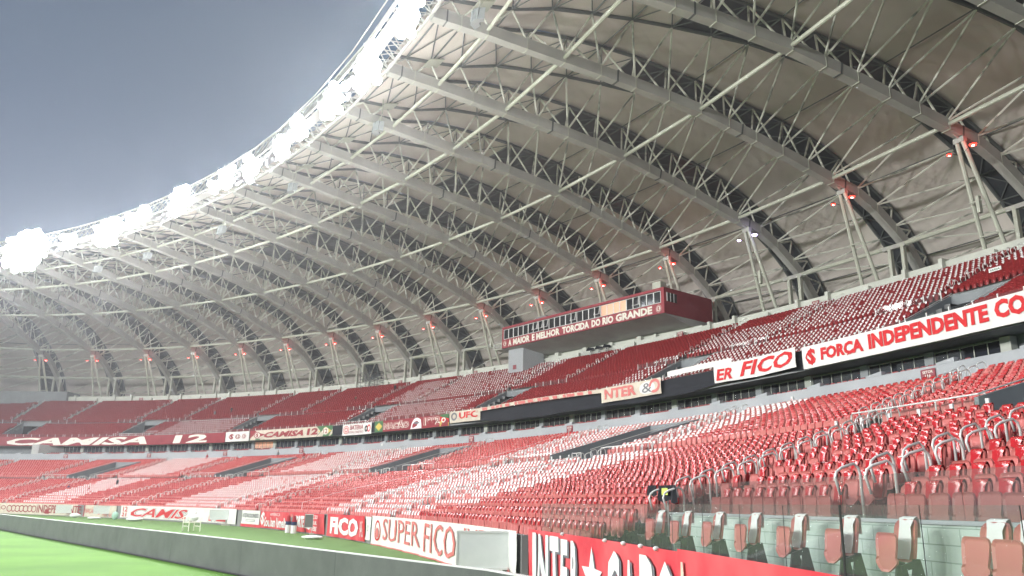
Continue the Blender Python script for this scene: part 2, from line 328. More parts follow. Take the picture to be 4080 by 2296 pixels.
def crest(mb, fn, ca, cb, ra, rb, o=.03, mi_ring=0, mi_in=1, ring=True):   # round crest with the interlaced S C I monogram
    if ring:
        disc(mb, fn, ca, cb, ra, rb, o, mi=mi_ring); disc(mb, fn, ca, cb, ra*.93, rb*.93, o+.006, mi=mi_in); disc(mb, fn, ca, cb, ra*.72, rb*.72, o+.012, mi=mi_ring); k = .5; mi = mi_in; oo = o+.02
    else: k = .95; mi = mi_ring; oo = o
    put_text(mb, 'S', fn, ca-ra*k*.7, ca+ra*k*.7, cb-rb*k, cb+rb*k, oo, .05, mi=mi)
    put_text(mb, 'C', fn, ca-ra*k, ca+ra*k*.5, cb-rb*k*.75, cb+rb*k*.75, oo+.006, .0, mi=mi)
    put_text(mb, 'I', fn, ca-ra*k*.12, ca+ra*k*.12, cb-rb*k*1.1, cb+rb*k*1.1, oo+.012, .03, mi=mi)
ORD = ['first', 'second', 'third', 'fourth', 'fifth', 'sixth', 'seventh', 'eighth', 'ninth', 'tenth', 'eleventh', 'twelfth', 'thirteenth', 'fourteenth', 'fifteenth', 'sixteenth', 'seventeenth', 'eighteenth', 'nineteenth', 'twentieth']
def ordn(i):
    if i < 20: return ORD[i]
    n = i+1; return '%d%s' % (n, {1: 'st', 2: 'nd', 3: 'rd'}.get(n % 10 if n % 100 not in (11, 12, 13) else 0, 'th'))
# ================================================================ GROUND
g = MB(); g.add([(-900, -900, 0), (900, -900, 0), (900, 900, 0), (-900, 900, 0)], [(0, 1, 2, 3)])
g.build('ground', 'turf', kind='structure')
BL = [Vector(p) for p in ((-44.5, 70, 0), (-36.0, 59.2, 0), (-23.9, 44.7, 0), (-15.8, 35.2, 0), (-10.4, 28.6, 0), (-6.5, 23.9, 0), (-3.4, 19.7, 0), (-1.2, 16.9, 0), (-0.35, 15.75, 0))]
pm = MB()
pts = [Vector((-80, 113, 0))]+BL+[Vector((0.45, 14.2, 0)), Vector((0.3, 9, 0)), Vector((0.2, -20, 0)), Vector((-140, -20, 0)), Vector((-190, 90, 0))]
pm.face([(p.x, p.y, .006) for p in pts])
pm.build('pitch', 'pitch', kind='structure')
# ---- perimeter board: a run of panels, the last one turned
def board_panel(p0, p1, i, label, n=1):
    root = empty('perimeter_board', p0, label, 'advertising board', 'dark boards along the pitch')
    d = (p1-p0).normalized(); nr = Vector((d.y, -d.x, 0)); ang = math.atan2(d.y, d.x); L = (p1-p0).length; c = (p0+p1)/2
    b = MB(); b.box(c+Vector((0, 0, .02)), L-.01, .16, .99, ang); b.build('panel_face', 'led', root)
    b = MB(); b.box(c+Vector((0, 0, 1.012)), L, .12, .022, ang); b.build('top_edge', 'rail_white', root)
    b = MB(); b.box(c+Vector((0, 0, 1.0))+Vector((-d.y, d.x, 0))*.16, L, .03, .02, ang); b.build('rear_rail', 'steel', root)
    b = MB(); b.pipe([p0+nrm(d)*.13*sg+Vector((0, 0, .03)) for sg in (1,)]+[p1+nrm(d)*.13+Vector((0, 0, .03))], .035, 5); b.build('cable', 'bracket', root)
def nrm(d): return Vector((d.y, -d.x, 0)) if (Vector((d.y, -d.x, 0)).dot(Vector((-1, -1, 0))) > 0) else Vector((-d.y, d.x, 0))
cum = [0.0]
for a, b in zip(BL[:-1], BL[1:]): cum.append(cum[-1]+(b-a).length)
def along(t):
    for i in range(len(BL)-1):
        if t <= cum[i+1]+1e-6: return BL[i].lerp(BL[i+1], (t-cum[i])/(cum[i+1]-cum[i]))
    return BL[-1]
nb = 9; cutst = [cum[-1]*(i/nb)**.8 for i in range(nb+1)]
for i in range(nb):
    board_panel(along(cutst[i]), along(cutst[i+1]), i, 'dark grey rain-streaked pitch board, %s panel counted from the near kink' % ordn(nb-1-i))
board_panel(BL[-1], Vector((0.45, 14.2, 0)), 9, 'short dark board panel turned beyond the kink nearest the camera')
board_panel(Vector((0.45, 14.2, 0)), Vector((0.3, 9.0, 0)), 9, 'dark board panel running on from the turned one towards the camera')

# ================================================================ LOWER TIER
LD = [-45.0+.9*i for i in range(27)]                       # seat line of each row
PIT = -2.95                                                # sector with the sunken front row starts here
VOM = [-2.95, .5, 3.75, 7.25, 10.8, 14.3, 17.7]                  # lower openings
VH = .27
S0, S1 = -7.0, 19.0
def invom(s, d, m=0.0): return any(abs(s-v) < VH+m and -31.8 < d < -23.2 for v in VOM)
ss = np.arange(S0, S1, .1)
st = MB()
for i, d in enumerate(LD):
    z = low(d); zp_ = low(d-.9)
    for s in ss:
        s2 = s+.1; near = s < PIT and i < 3
        if near: continue
        if invom(s+.05, d): continue
        z = lown(s, d); zp_ = lown(s, d-.9)
        st.face([W(s, d-.45, z), W(s2, d-.45, z), W(s2, d+.45, z), W(s, d+.45, z)])
        st.face([W(s, d-.45, zp_), W(s2, d-.45, zp_), W(s2, d-.45, z), W(s, d-.45, z)])
lo_root = empty('lower_grandstand', W(4, -46, -EYE), 'stepped grey concrete grandstand tier carrying the lower red seats', 'grandstand')
st.build('steps', 'concrete', lo_root)
b = MB(); wall(b, S0, S1, -21.15, low(-21.6)-.02, -18.3, low(-21.6)-.02, .01)
for a_, b_ in zip(arc(S0, S1, 80)[:-1], arc(S0, S1, 80)[1:]): b.face([W(a_, -21.15, low(-21.6)), W(b_, -21.15, low(-21.6)), W(b_, -18.1, low(-21.6)), W(a_, -18.1, low(-21.6))])
b.build('rear_walkway', 'concrete', lo_root)
b = MB()                                                    # pit floor for the sunken row
for a_, b_ in zip(arc(-7, PIT, 30)[:-1], arc(-7, PIT, 30)[1:]): b.face([W(a_, -46.0, -1.02), W(b_, -46.0, -1.02), W(b_, -43.2, -1.02), W(a_, -43.2, -1.02)])
b.build('pit_floor', 'concrete', lo_root)
# front wall of the lower tier, with the entry gap
fr = empty('front_wall', W(2, -46.1, -EYE), 'low concrete wall along the foot of the lower tier behind the banners', 'wall')
b = MB(); wall(b, -2.56, S1, -46.08, -EYE, -46.08, -.78, .18); wall(b, -7, -2.70, -46.08, -EYE, -46.08, -.68, .18); b.build('wall', 'concrete', fr)
b = MB()
for i in range(5): b.hexa([W(-2.70, -46.2+.3*i, -EYE), W(-2.56, -46.2+.3*i, -EYE), W(-2.56, -44.6, -EYE), W(-2.70, -44.6, -EYE)], [W(-2.70, -46.2+.3*i, -EYE+.2*(i+1)), W(-2.56, -46.2+.3*i, -EYE+.2*(i+1)), W(-2.56, -44.6, -EYE+.2*(i+1)), W(-2.70, -44.6, -EYE+.2*(i+1))])
b.build('entry_steps', 'wood', fr)
# block wall behind the sunken row
bw = empty('block_wall', W(-4, -43.2, -1.02), 'pale green painted block wall behind the sunken front row of seats', 'wall')
b = MB(); n = 40; sa = arc(-7, PIT+.02, n); uvs = []; dist = 0
for a_, b_ in zip(sa[:-1], sa[1:]): b.face([W(a_, -43.2, -1.03), W(b_, -43.2, -1.03), W(b_, -43.2, -.16), W(a_, -43.2, -.16)])
o = b.build('block_face', 'block', bw); uvl = o.data.uv_layers.new(name='UVMap'); k = 0
for i in range(n-1):
    l = (W(sa[i+1], -43.2)-W(sa[i], -43.2)).length
    for (x, y) in ((dist, 0), (dist+l, 0), (dist+l, .87), (dist, .87)): uvl.data[k].uv = (x, y+.01); k += 1
    dist += l
b = MB(); wall(b, -7, PIT+.03, -43.24, -.16, -43.24, -.11, .34, 40); wall(b, PIT+.0, PIT+.03, -43.2, -1.03, -43.2, -.16, .3, 2); b.build('coping', 'midwall', bw)
b = MB(); 
for a_, b_ in zip(arc(-7, PIT, 30)[:-1], arc(-7, PIT, 30)[1:]): b.face([W(a_, -42.9, -.3), W(b_, -42.9, -.3), W(b_, -42.7, -.3), W(a_, -42.7, -.3)])
b.build('ledge', 'midwall', bw)
# vomitories of the lower tier
NV = ['nearest the camera', 'second from the camera', 'third from the camera', 'fourth from the camera', 'fifth from the camera', 'sixth from the camera', 'seventh from the camera', 'eighth from the camera', 'ninth from the camera']
def vomitory(v, h, d0, d1, f, label, grp, wh=1.05):
    root = empty('stair_opening', W(v, d0, f(d0)), label, 'opening', grp)
    z0 = f(d0)-.0; dm = d0+(d1-d0)*.62
    th = .18/speed(v, d0)
    for sg in (-1, 1):
        a_, b_ = sorted((v+sg*h, v+sg*(h+th))); b = MB()
        b.hexa([W(a_, d0, z0-.2), W(b_, d0, z0-.2), W(b_, d1, z0-.2), W(a_, d1, z0-.2)], [W(a_, d0, f(d0)+wh+.1), W(b_, d0, f(d0)+wh+.1), W(b_, d1, f(d1)+wh), W(a_, d1, f(d1)+wh)])
        b.build('side_wall', 'vomwall', root)
    b = MB(); b.face([W(v-h, d0, z0+.01), W(v+h, d0, z0+.01), W(v+h, d1+4, z0+.01), W(v-h, d1+4, z0+.01)]); b.build('passage_floor', 'concrete', root)
    b = MB(); b.hexa([W(v-h, d1-.1, z0+2.4), W(v+h, d1-.1, z0+2.4), W(v+h, d1+.2, z0+2.4), W(v-h, d1+.2, z0+2.4)], [W(v-h, d1-.1, f(d1)+wh-.05), W(v+h, d1-.1, f(d1)+wh-.05), W(v+h, d1+.2, f(d1)+wh-.05), W(v-h, d1+.2, f(d1)+wh-.05)]); b.build('header', 'vomwall', root)
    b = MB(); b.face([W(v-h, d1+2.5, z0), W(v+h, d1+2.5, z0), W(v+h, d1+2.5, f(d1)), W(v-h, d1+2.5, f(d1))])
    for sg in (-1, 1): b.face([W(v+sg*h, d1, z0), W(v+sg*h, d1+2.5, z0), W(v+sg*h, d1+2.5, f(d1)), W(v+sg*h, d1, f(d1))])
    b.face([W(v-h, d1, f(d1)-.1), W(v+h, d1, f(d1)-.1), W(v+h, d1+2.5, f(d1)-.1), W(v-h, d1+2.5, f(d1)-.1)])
    b.build('dark_passage', 'black', root)  # shade inside the passage painted on as black
    b = MB()
    for sg in (-1, 1): b.pipe([W(v+sg*h, d0, f(d0)+wh+.2), W(v+sg*h, d1, f(d1)+wh+.15)], .025, 5)
    b.build('hand_rail', 'chrome', root)
    return root
for i, v in enumerate(VOM): vomitory(v, VH, -31.9, -23.2, low, 'grey walled stair opening in the lower tier, %s' % NV[i], 'stair openings in the lower tier', .9)
# ---- aisles
AISLE_LO = [(-3.45, .04, -38), (-2.4, .055, -34), (.04, .0, -40), (1.27, .02, -39), (3.5, 0, -40), (4.6, 0, -40), (6.88, 0, -40), (7.92, 0, -40), (10.35, 0, -38), (11.4, 0, -37), (13.8, 0, -37), (14.85, 0, -37)]
AISLE_HI = [(-3.75, .04, -28), (-1.9, .04, -27), (-.1, .03, -25), (1.6, 0, 0), (3.3, .02, -25), (4.95, 0, 0), (6.6, 0, 0), (8.45, .0, 0), (10.05, 0, 0), (11.8, 0, 0), (13.5, 0, 0), (15.3, 0, 0)]
def aisles(d): return [a+m*(d-r) for a, m, r in (AISLE_LO if d < -31.4 else AISLE_HI)]
UD = [-15.0+.82*i for i in range(22)]
UVOM = [-3.35, -.78, 1.80, 4.42, 6.92, 9.42, 11.86, 14.3, 16.8]
AISLE_UP = [-2.95, -1.55, -.42, 1.06, 2.10, 3.70, 4.73, 6.36, 7.36, 8.76, 9.78, 11.3, 12.3, 13.8, 14.8]
def inuv(s, d, m=0.0): return any(abs(s-v) < .22+m and -13.2 < d < -7.2 for v in UVOM)
def upp(d): return 10.35+(d+15.0)*(8.85/17.2)
# white cover sectors
def white_lo(s, d):
    if 8.86 < s < 9.9+(.1 if d > -25 else 0): return True
    if d > -32 and 4.4 < s < 6.2: return True
    if d <= -32 and 4.2 < s < 6.1: return True
    if d <= -32 and -.86 < s < 1.76: return not (d < -43.6 and s < -.4)
    if d > -32 and -.62 < s < 1.95: return True
    return 10.0 < s < 10.45 and -23.5 < d < -21.7 and False
def white_up(s, d):
    if 9.7 < s < 11.2 and d < -8: return True
    if 11.3 < s < 12.2 and d < -12.6: return True
    if d > -8.8 and 4.5 < s < 7.03: return not (s > 6.45 and d > 1.2)
    if d <= -8.8 and 4.9 < s < 7.3: return not (5.3 < s < 6.2 and d < -13.6)
    if s < 2.42 and s > -.5: return d < -6.5 or (s < 2.05 and d < -1.5) or (s < 1.45)
    if -1.6 < s <= -.5 and d > -3.5: return True
    return False
# ---- seat templates: x along the row, y outward, z up; the tread is z = 0
def rrect(w, h, r, taper=0.0, n=3):
    pts = []
    for cx, cz, a0 in ((w/2-r, h-r, 0), (-w/2+r, h-r, 90), (-w/2+r, r, 180), (w/2-r, r, 270)):
        for i in range(n+1):
            a = math.radians(a0+90*i/n); x = cx+r*math.cos(a); z = cz+r*math.sin(a); pts.append((x*(1-taper*(1-z/h)), z))
    return pts
def shell_part(w, h, r, taper, th, curve, y0, z0, lean, n=3, o=None):  # dished plate
    o = o or rrect(w, h, r, taper, n); vs = []; fs = []; k = len(o)
    def P(x, z, y): return (x, y0+y+curve*(x/(w/2))**2*-1+lean*z, z0+z)
    inner = [(x*.86, h*.5+(z-h*.5)*.88) for x, z in o]
    for x, z in o: vs.append(P(x, z, 0))
    for x, z in o: vs.append(P(x, z, th))
    for x, z in inner: vs.append(P(x, z, .026))
    for i in range(k):
        j = (i+1) % k; fs += [(j, i, i+k, j+k), (i, j, j+2*k, i+2*k)]
    fs.append(tuple(2*k+i for i in range(k))); fs.append(tuple(k+i for i in reversed(range(k))))
    return vs, fs
def tpl_seat(fine):
    n = 3 if fine else 1; out = {}
    v, f = shell_part(.45, .52, .12, .10, .035, .045, .0, .40, .14, n); out['backrest'] = (v, f)
    PO = [(.15, .465), (.195, .445), (.218, .40), (.212, .28), (.195, .17), (.222, .135), (.215, .10), (.15, .045), (.07, 0)]; PO = PO+[(-x, z) for x, z in reversed(PO)]; PO = PO[::-1]
    v, f = shell_part(.45, .47, .075, .22, .03, -.02, -.31, .29, .09, n, PO)
    out['seat_pan'] = (v, f)
    vs = []; fs = []                                       # sleeve drawn over the top of the back
    xs = (-.135, -.045, .045, .135)
    prof = [(-.034, .44), (-.030, .56), (-.024, .68), (-.018, .83), (.004, .935), (.045, .955), (.098, .91), (.10, .70)]
    for x in xs:
        for j, (y, z) in enumerate(prof):
            jy = .012*math.sin(j*2.3+x*31)-.045*(x/.225)**2; vs.append((x*(1+.06*math.sin(j*1.7)), y+(z-.40)*.14+jy, z))
    m = len(prof)
    for i in range(3):
        for j in range(m-1): fs.append((i*m+j, i*m+j+1, (i+1)*m+j+1, (i+1)*m+j))
    out['sleeve'] = (vs, fs)
    b = MB()
    for sx in (-.17, .17):
        b.hexa([(sx-.02, -.10, 0), (sx+.02, -.10, 0), (sx+.02, .16, 0), (sx-.02, .16, 0)], [(sx-.02, -.02, .45), (sx+.02, -.02, .45), (sx+.02, .06, .45), (sx-.02, .06, .45)])
        b.hexa([(sx-.02, -.2, .30), (sx+.02, -.2, .30), (sx+.02, .04, .36), (sx-.02, .04, .36)], [(sx-.02, -.2, .37), (sx+.02, -.2, .37), (sx+.02, .04, .45), (sx-.02, .04, .45)])
    b.hexa([(-.19, .0, .10), (.19, .0, .10), (.19, .05, .10), (-.19, .05, .10)], [(-.19, .0, .15), (.19, .0, .15), (.19, .05, .15), (-.19, .05, .15)])
    out['bracket'] = (b.v, b.f)
    return out
TF = tpl_seat(True)
def flat_box(x0, x1, ya, yb, za, zb, th, sl):
    v = [(x0, ya, za), (x1, ya, za), (x1, yb, zb), (x0, yb, zb), (x0, ya+th, za), (x1, ya+th, za), (x1, yb+th, zb), (x0, yb+th, zb)]
    return v, [(0, 1, 2, 3), (3, 2, 6, 7), (1, 5, 6, 2), (0, 3, 7, 4), (5, 4, 7, 6)]
T_LO = {'backrest': ([(-.2, .0, .40), (.2, .0, .40), (.225, .05, .80), (.14, .07, .92), (-.14, .07, .92), (-.225, .05, .80), (-.2, .05, .40), (.2, .05, .40), (.225, .1, .80), (.14, .12, .92), (-.14, .12, .92), (-.225, .1, .80)],
                     [(0, 1, 2, 3, 4, 5), (7, 6, 11, 10, 9, 8), (2, 1, 7, 8), (3, 2, 8, 9), (4, 3, 9, 10), (5, 4, 10, 11), (0, 5, 11, 6)]),
        'seat_pan': ([(-.12, -.31, .29), (.12, -.31, .29), (.21, -.28, .66), (.15, -.27, .75), (-.15, -.27, .75), (-.21, -.28, .66), (-.12, -.27, .29), (.12, -.27, .29), (.21, -.24, .66), (.15, -.23, .75), (-.15, -.23, .75), (-.21, -.24, .66)],
                     [(0, 1, 2, 3, 4, 5), (7, 6, 11, 10, 9, 8), (2, 1, 7, 8), (3, 2, 8, 9), (4, 3, 9, 10), (5, 4, 10, 11), (0, 5, 11, 6)]),
        'sleeve': ([(-.14, -.03, .50), (.14, -.03, .50), (.14, .035, .86), (-.14, .035, .86), (.13, .10, .945), (-.13, .10, .945), (.13, .16, .84), (-.13, .16, .84)], [(0, 1, 2, 3), (3, 2, 4, 5), (5, 4, 6, 7)])}
T_UP = dict(T_LO); T_UP['sleeve'] = ([(-.12, .012, .72), (.10, .012, .72), (.12, .038, .87), (-.12, .038, .87), (.11, .10, .95), (-.11, .10, .95), (.11, .16, .86), (-.11, .16, .86)], T_LO['sleeve'][1])
seats = []                                                 # (x, y, z, ang, white, upper, dist, row, s)
def row_seats(d, z, s0, s1, skip, white, upper, row, pitch=.5):
    sg = np.arange(s0, s1, .05); P_ = Wn(sg, d, z); L_ = np.concatenate([[0], np.cumsum(np.linalg.norm(np.diff(P_, axis=0), axis=1))])
    n = int(L_[-1]/pitch); t = (np.arange(n)+.25+.5*(row % 2)+.06*row)*pitch; s_ = np.interp(t, L_, sg)
    for s in s_:
        if skip(s, d): continue
        p = W(s, d, z)
        if not inview(p, .16): continue
        seats.append((p.x, p.y, p.z, yaw(s), white(s, d), upper, pix(p)[2], row, float(s)))
def skip_lo(s, d):
    if any(abs(s-a) < .62/9.5 for a in aisles(d)): return True
    if invom(s, d, .035): return True
    if -32.7 < d < -31.4: return True
    return False
def skip_up(s, d):
    if any(abs(s-a) < .60/11.5 for a in AISLE_UP) and (d > -7.5): return True
    if any(abs(s-v) < .22+.06 and -13.4 < d < -7.0 for v in UVOM): return True
    if -8.6 < d < -7.7: return True
    if 5.05 < s < 5.36 and d > -.2: return True
    return False
for i, d in enumerate(LD):
    
    row_seats(d, low(d), PIT+.02, 18.8, skip_lo, white_lo, False, i)
    if i >= 3: row_seats(d, lown(-4, d), -6.0, PIT, skip_lo, white_lo, False, i)
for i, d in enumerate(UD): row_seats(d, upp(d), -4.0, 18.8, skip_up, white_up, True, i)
# sunken row: seats at their own spacing against the block wall
PITS = [-2.803, -2.962, -3.12, -3.289, -3.453, -3.62, -3.776, -3.918, -4.092, -4.147, -4.25, -4.30]
PITS = [s-.03 for s in PITS if s < -2.9]+[-2.985]
pit = []
for s in sorted(PITS, reverse=True):
    p = W(s, -43.75, -1.02); pit.append((p.x, p.y, p.z, yaw(s), True, False, pix(p)[2], -1, s))
# the 288 that show largest among the ordinary rows become things of their own
seats.sort(key=lambda t: t[6])
own = seats[:286]; rest = seats[286:]
protos = {}
def seat_thing(kindw, label, p, ang, group, shell='shell'):
    if (kindw, shell) not in protos:
        root = bpy.data.objects.new('stadium_seat', None); root.empty_display_size = .1
        parts = []
        for nm, mt in (('backrest', shell), ('seat_pan', shell), ('sleeve', 'white_sleeve' if kindw else 'sleeve'), ('bracket', 'bracket')):
            me = bpy.data.meshes.new(nm); me.from_pydata(TF[nm][0], [], TF[nm][1]); me.materials.append(M[mt])
            me.polygons.foreach_set('use_smooth', [nm == 'sleeve']*len(me.polygons)); me.update()
            c = bpy.data.objects.new(nm, me); c.parent = root; parts.append(c)
        protos[(kindw, shell)] = (root, parts); first = True
    root, parts = protos[(kindw, shell)]
    r = root.copy(); COL.objects.link(r); r.location = p; r.rotation_euler = (0, 0, ang-math.pi/2)
    for c in parts:
        q = c.copy(); COL.objects.link(q); q.parent = r
        if c.name.startswith('seat_pan'): q.rotation_euler = (random.uniform(-.05, .05), 0, 0)
    tag(r, label, 'seat', group); return r
for i, (x, y, z, a, w, u, dd, rw, s) in enumerate(pit):
    seat_thing(True, 'folded orange-red seat with white top cover against the block wall, %s from the wall end' % ordn(i), (x, y, z), a, 'seats of the sunken front row')
rowcount = {}
AN = sorted(AISLE_LO, reverse=True)
for (x, y, z, a, w, u, dd, rw, s) in sorted(own, key=lambda t: (t[7], -t[8])):
    n = rowcount.get((rw, w), 0); rowcount[(rw, w)] = n+1
    seat_thing(w, '%s red seat, %s row up, %s counted from the near end of the row' % ('white-covered' if w else 'film-wrapped', ordn(rw), ordn(n)), (x, y, z), a, 'near red seats of the lower tier')
def seat_mass(lst, name, label, tpl_of, shell, upper):
    groups = {}
    for t in lst:
        key = (t[6] < 38, t[4]); groups.setdefault(key, []).append(t)
    V = []; F = []; MI = []; nv = 0; loops = []; 
    for (near, w), L_ in groups.items():
        T = TF if near else (T_UP if upper else T_LO)
        A = np.array([(t[0], t[1], t[2], t[3]-math.pi/2) for t in L_]); N = len(A); A[:, 3] += rng.normal(0, .02, N); c, s_ = np.cos(A[:, 3]), np.sin(A[:, 3])
        for nm in (('backrest', 'seat_pan', 'sleeve', 'bracket') if near else ('backrest', 'seat_pan', 'sleeve')):
            v = np.array(T[nm][0]); mi = {'backrest': 0, 'seat_pan': 0, 'sleeve': (2 if w else 1), 'bracket': 3}[nm]
            if upper and nm == 'sleeve' and not w: continue
            jit = rng.normal(0, .012, (N, 1))
            X = A[:, 0:1]+v[None, :, 0]*c[:, None]-(v[None, :, 1]+jit)*s_[:, None]; Y = A[:, 1:2]+v[None, :, 0]*s_[:, None]+(v[None, :, 1]+jit)*c[:, None]; Z = A[:, 2:3]+v[None, :, 2]
            V.append(np.stack([X, Y, Z], -1).reshape(-1, 3))
            m = len(v)
            for f in T[nm][1]:
                fa = np.array(f)[None, :]+nv+m*np.arange(N)[:, None]; F.append(fa); MI.append(np.full(N, mi))
            nv += N*m
    V = np.concatenate(V); me = bpy.data.meshes.new(name)
    tot = np.concatenate([np.full(len(f), f.shape[1]) for f in F]); li = np.concatenate([f.reshape(-1) for f in F]); mi = np.concatenate(MI)
    me.vertices.add(len(V)); me.vertices.foreach_set('co', V.astype(np.float32).ravel()); me.loops.add(len(li)); me.loops.foreach_set('vertex_index', li.astype(np.int32))
    me.polygons.add(len(tot)); me.polygons.foreach_set('loop_start', np.concatenate([[0], np.cumsum(tot)[:-1]]).astype(np.int32))
    for k_ in (shell, 'sleeve', 'white_sleeve', 'bracket'): me.materials.append(M[k_])
    me.polygons.foreach_set('material_index', mi.astype(np.int32)); me.update(calc_edges=True); me.validate()
    o = bpy.data.objects.new(name, me); COL.objects.link(o); tag(o, label, 'seats', None, 'stuff'); return o
seat_mass([t for t in rest if not t[5]], 'lower_tier_seats', 'thousands of folded red seats, some sectors white-covered, filling the lower tier', None, 'shell', False)
seat_mass([t for t in rest if t[5]], 'upper_tier_seats', 'red seats, dim light put into their colour, some sectors white-covered, filling the upper tier', None, 'shell_up', True)
print('SEATS', len(seats), 'own', len(own), own[-1][6])

# ================================================================ MIDDLE WALL, SUITES AND UPPER TIER
mw = empty('middle_wall', W(4, -18.3, 5.6), 'long pale blue-grey wall above the lower tier, below the glazed suites', 'wall')
b = MB(); wall(b, S0, S1, -18.3, 5.6, -18.3, 7.75, .25); b.build('wall', 'midwall', mw)
for i in range(-9, 34):
    s = .1+.47*i
    if S0 < s < 15.5:
        b = MB(); b.hexa([W(s, -18.32, 7.752), W(s+.11, -18.32, 7.752), W(s+.11, -18.0, 7.752), W(s, -18.0, 7.752)], [W(s, -18.32, 8.0), W(s+.11, -18.32, 7.85), W(s+.11, -18.0, 7.85), W(s, -18.0, 8.0)]); b.build('raised_block', 'midwall', mw)
NTH = lambda i: ordn(i)
si = 0
for i in range(-9, 28):
    s0 = .1+.47*i; s1 = s0+.47
    c = W((s0+s1)/2, -14, 8.5)
    if not inview(c, .03): continue
    if s1 > 13.4: continue
    root = empty('suite', W(s0, -14.2, 7.0), 'dark glazed suite behind the middle wall, %s from the right edge' % NTH(si), 'suite', 'glazed suites between the tiers')
    si += 1
    b = MB(); b.face([W(s0+.06, -13.9, 7.1), W(s1, -13.9, 7.1), W(s1, -13.9, 9.45), W(s0+.06, -13.9, 9.45)]); b.build('glazing', 'win_dark' if i != 18 else 'win_lit', root)
    b = MB(); npan = 5
    for j in range(npan+1):
        s = s0+.06+(s1-s0-.06)*j/npan; b.tube(W(s, -13.95, 7.1), W(s, -13.95, 9.45), .035, 4)
    b.tube(W(s0+.06, -13.95, 9.4), W(s1, -13.95, 9.4), .04, 4); b.build('window_frame', 'steel_lt', root)
    b = MB(); b.hexa([W(s0, -14.1, 7.05), W(s0+.06, -14.1, 7.05), W(s0+.06, -13.6, 7.05), W(s0, -13.6, 7.05)], [W(s0, -14.1, 9.5), W(s0+.06, -14.1, 9.5), W(s0+.06, -13.6, 9.5), W(s0, -13.6, 9.5)]); b.build('pillar', 'white_wall' if i % 3 == 0 else 'midwall', root)
    b = MB(); b.face([W(s0+.02, -17.3, 7.9), W(s1-.02, -17.3, 7.9), W(s1-.02, -17.3, 8.45), W(s0+.02, -17.3, 8.45)]); b.build('balcony_glass', 'glass2', root)
    b = MB(); b.hexa([W(s0, -17.9, 7.1), W(s0+.012, -17.9, 7.1), W(s0+.012, -14, 7.1), W(s0, -14, 7.1)], [W(s0, -17.9, 7.9), W(s0+.012, -17.9, 7.9), W(s0+.012, -14, 8.2), W(s0, -14, 8.2)]); b.build('partition', 'midwall', root)
    for rr, (dd_, zz) in enumerate(((-17.75, 7.02), (-16.75, 7.25))):
        b = MB()
        for j in range(9):
            s = s0+.03+(s1-s0-.05)*(j+.5)/9; a = yaw(s)-math.pi/2; p = W(s, dd_, zz)
            for nm in ('backrest', 'seat_pan'):
                v = [(p.x+x*math.cos(a)-y*math.sin(a), p.y+x*math.sin(a)+y*math.cos(a), p.z+z) for x, y, z in T_LO[nm][0]]; b.add(v, T_LO[nm][1])
        b.build('seat_row', 'shell_up', root)
b = MB()
for a_, b_ in zip(arc(S0, S1, 90)[:-1], arc(S0, S1, 90)[1:]):
    b.face([W(a_, -18.1, 7.0), W(b_, -18.1, 7.0), W(b_, -13.5, 7.0), W(a_, -13.5, 7.0)]); b.face([W(a_, -16.0, 9.5), W(b_, -16.0, 9.5), W(b_, -13.2, 9.62), W(a_, -13.2, 9.62)])
    b.face([W(a_, -13.5, 7.0), W(b_, -13.5, 7.0), W(b_, -13.5, 9.7), W(a_, -13.5, 9.7)])
b.build('suite_floor', 'vomwall', mw)
b = MB(); b.hexa([W(13.4, -17.9, 7.0), W(13.55, -17.9, 7.0), W(13.3, -13.6, 7.0), W(13.2, -13.6, 7.0)], [W(13.4, -17.9, 9.5), W(13.55, -17.9, 9.5), W(13.3, -13.6, 9.5), W(13.2, -13.6, 9.5)]); b.build('end_wall', 'soffit', mw)
# upper tier
up_root = empty('upper_grandstand', W(4, -15, 10), 'steep grey concrete upper tier carrying the red seats', 'grandstand')
st = MB(); ssu = np.arange(-4.6, 19.0, .1)
for i, d in enumerate(UD):
    z = upp(d); zl = upp(d-.82)
    for s in ssu:
        if any(abs(s+.05-v) < .22 and -13.0 < d < -8.2 for v in UVOM): continue
        st.face([W(s, d-.41, z), W(s+.1, d-.41, z), W(s+.1, d+.41, z), W(s, d+.41, z)]); st.face([W(s, d-.41, zl), W(s+.1, d-.41, zl), W(s+.1, d-.41, z), W(s, d-.41, z)])
st.build('steps', 'concrete', up_root)
b = MB(); wall(b, S0, S1, -16.1, 9.5, -16.1, 10.95, .18)
for a_, b_ in zip(arc(-7, S1, 90)[:-1], arc(-7, S1, 90)[1:]): b.face([W(a_, -15.95, 10.3), W(b_, -15.95, 10.3), W(b_, -15.3, 10.3), W(a_, -15.3, 10.3)])
b.build('front_fascia', 'midwall', up_root)
b = MB()
for a_, b_ in zip(arc(-7, S1, 90)[:-1], arc(-7, S1, 90)[1:]): b.face([W(a_, 2.5, 19.2), W(b_, 2.5, 19.2), W(b_, 20, 19.2), W(a_, 20, 19.2)])
b.build('rear_deck', 'vomwall', up_root)
for i, v in enumerate(UVOM[1:]): vomitory(v, .22, -13.1, -8.0, upp, 'grey walled stair opening in the upper tier, %s' % NV[i], 'stair openings in the upper tier', .55)
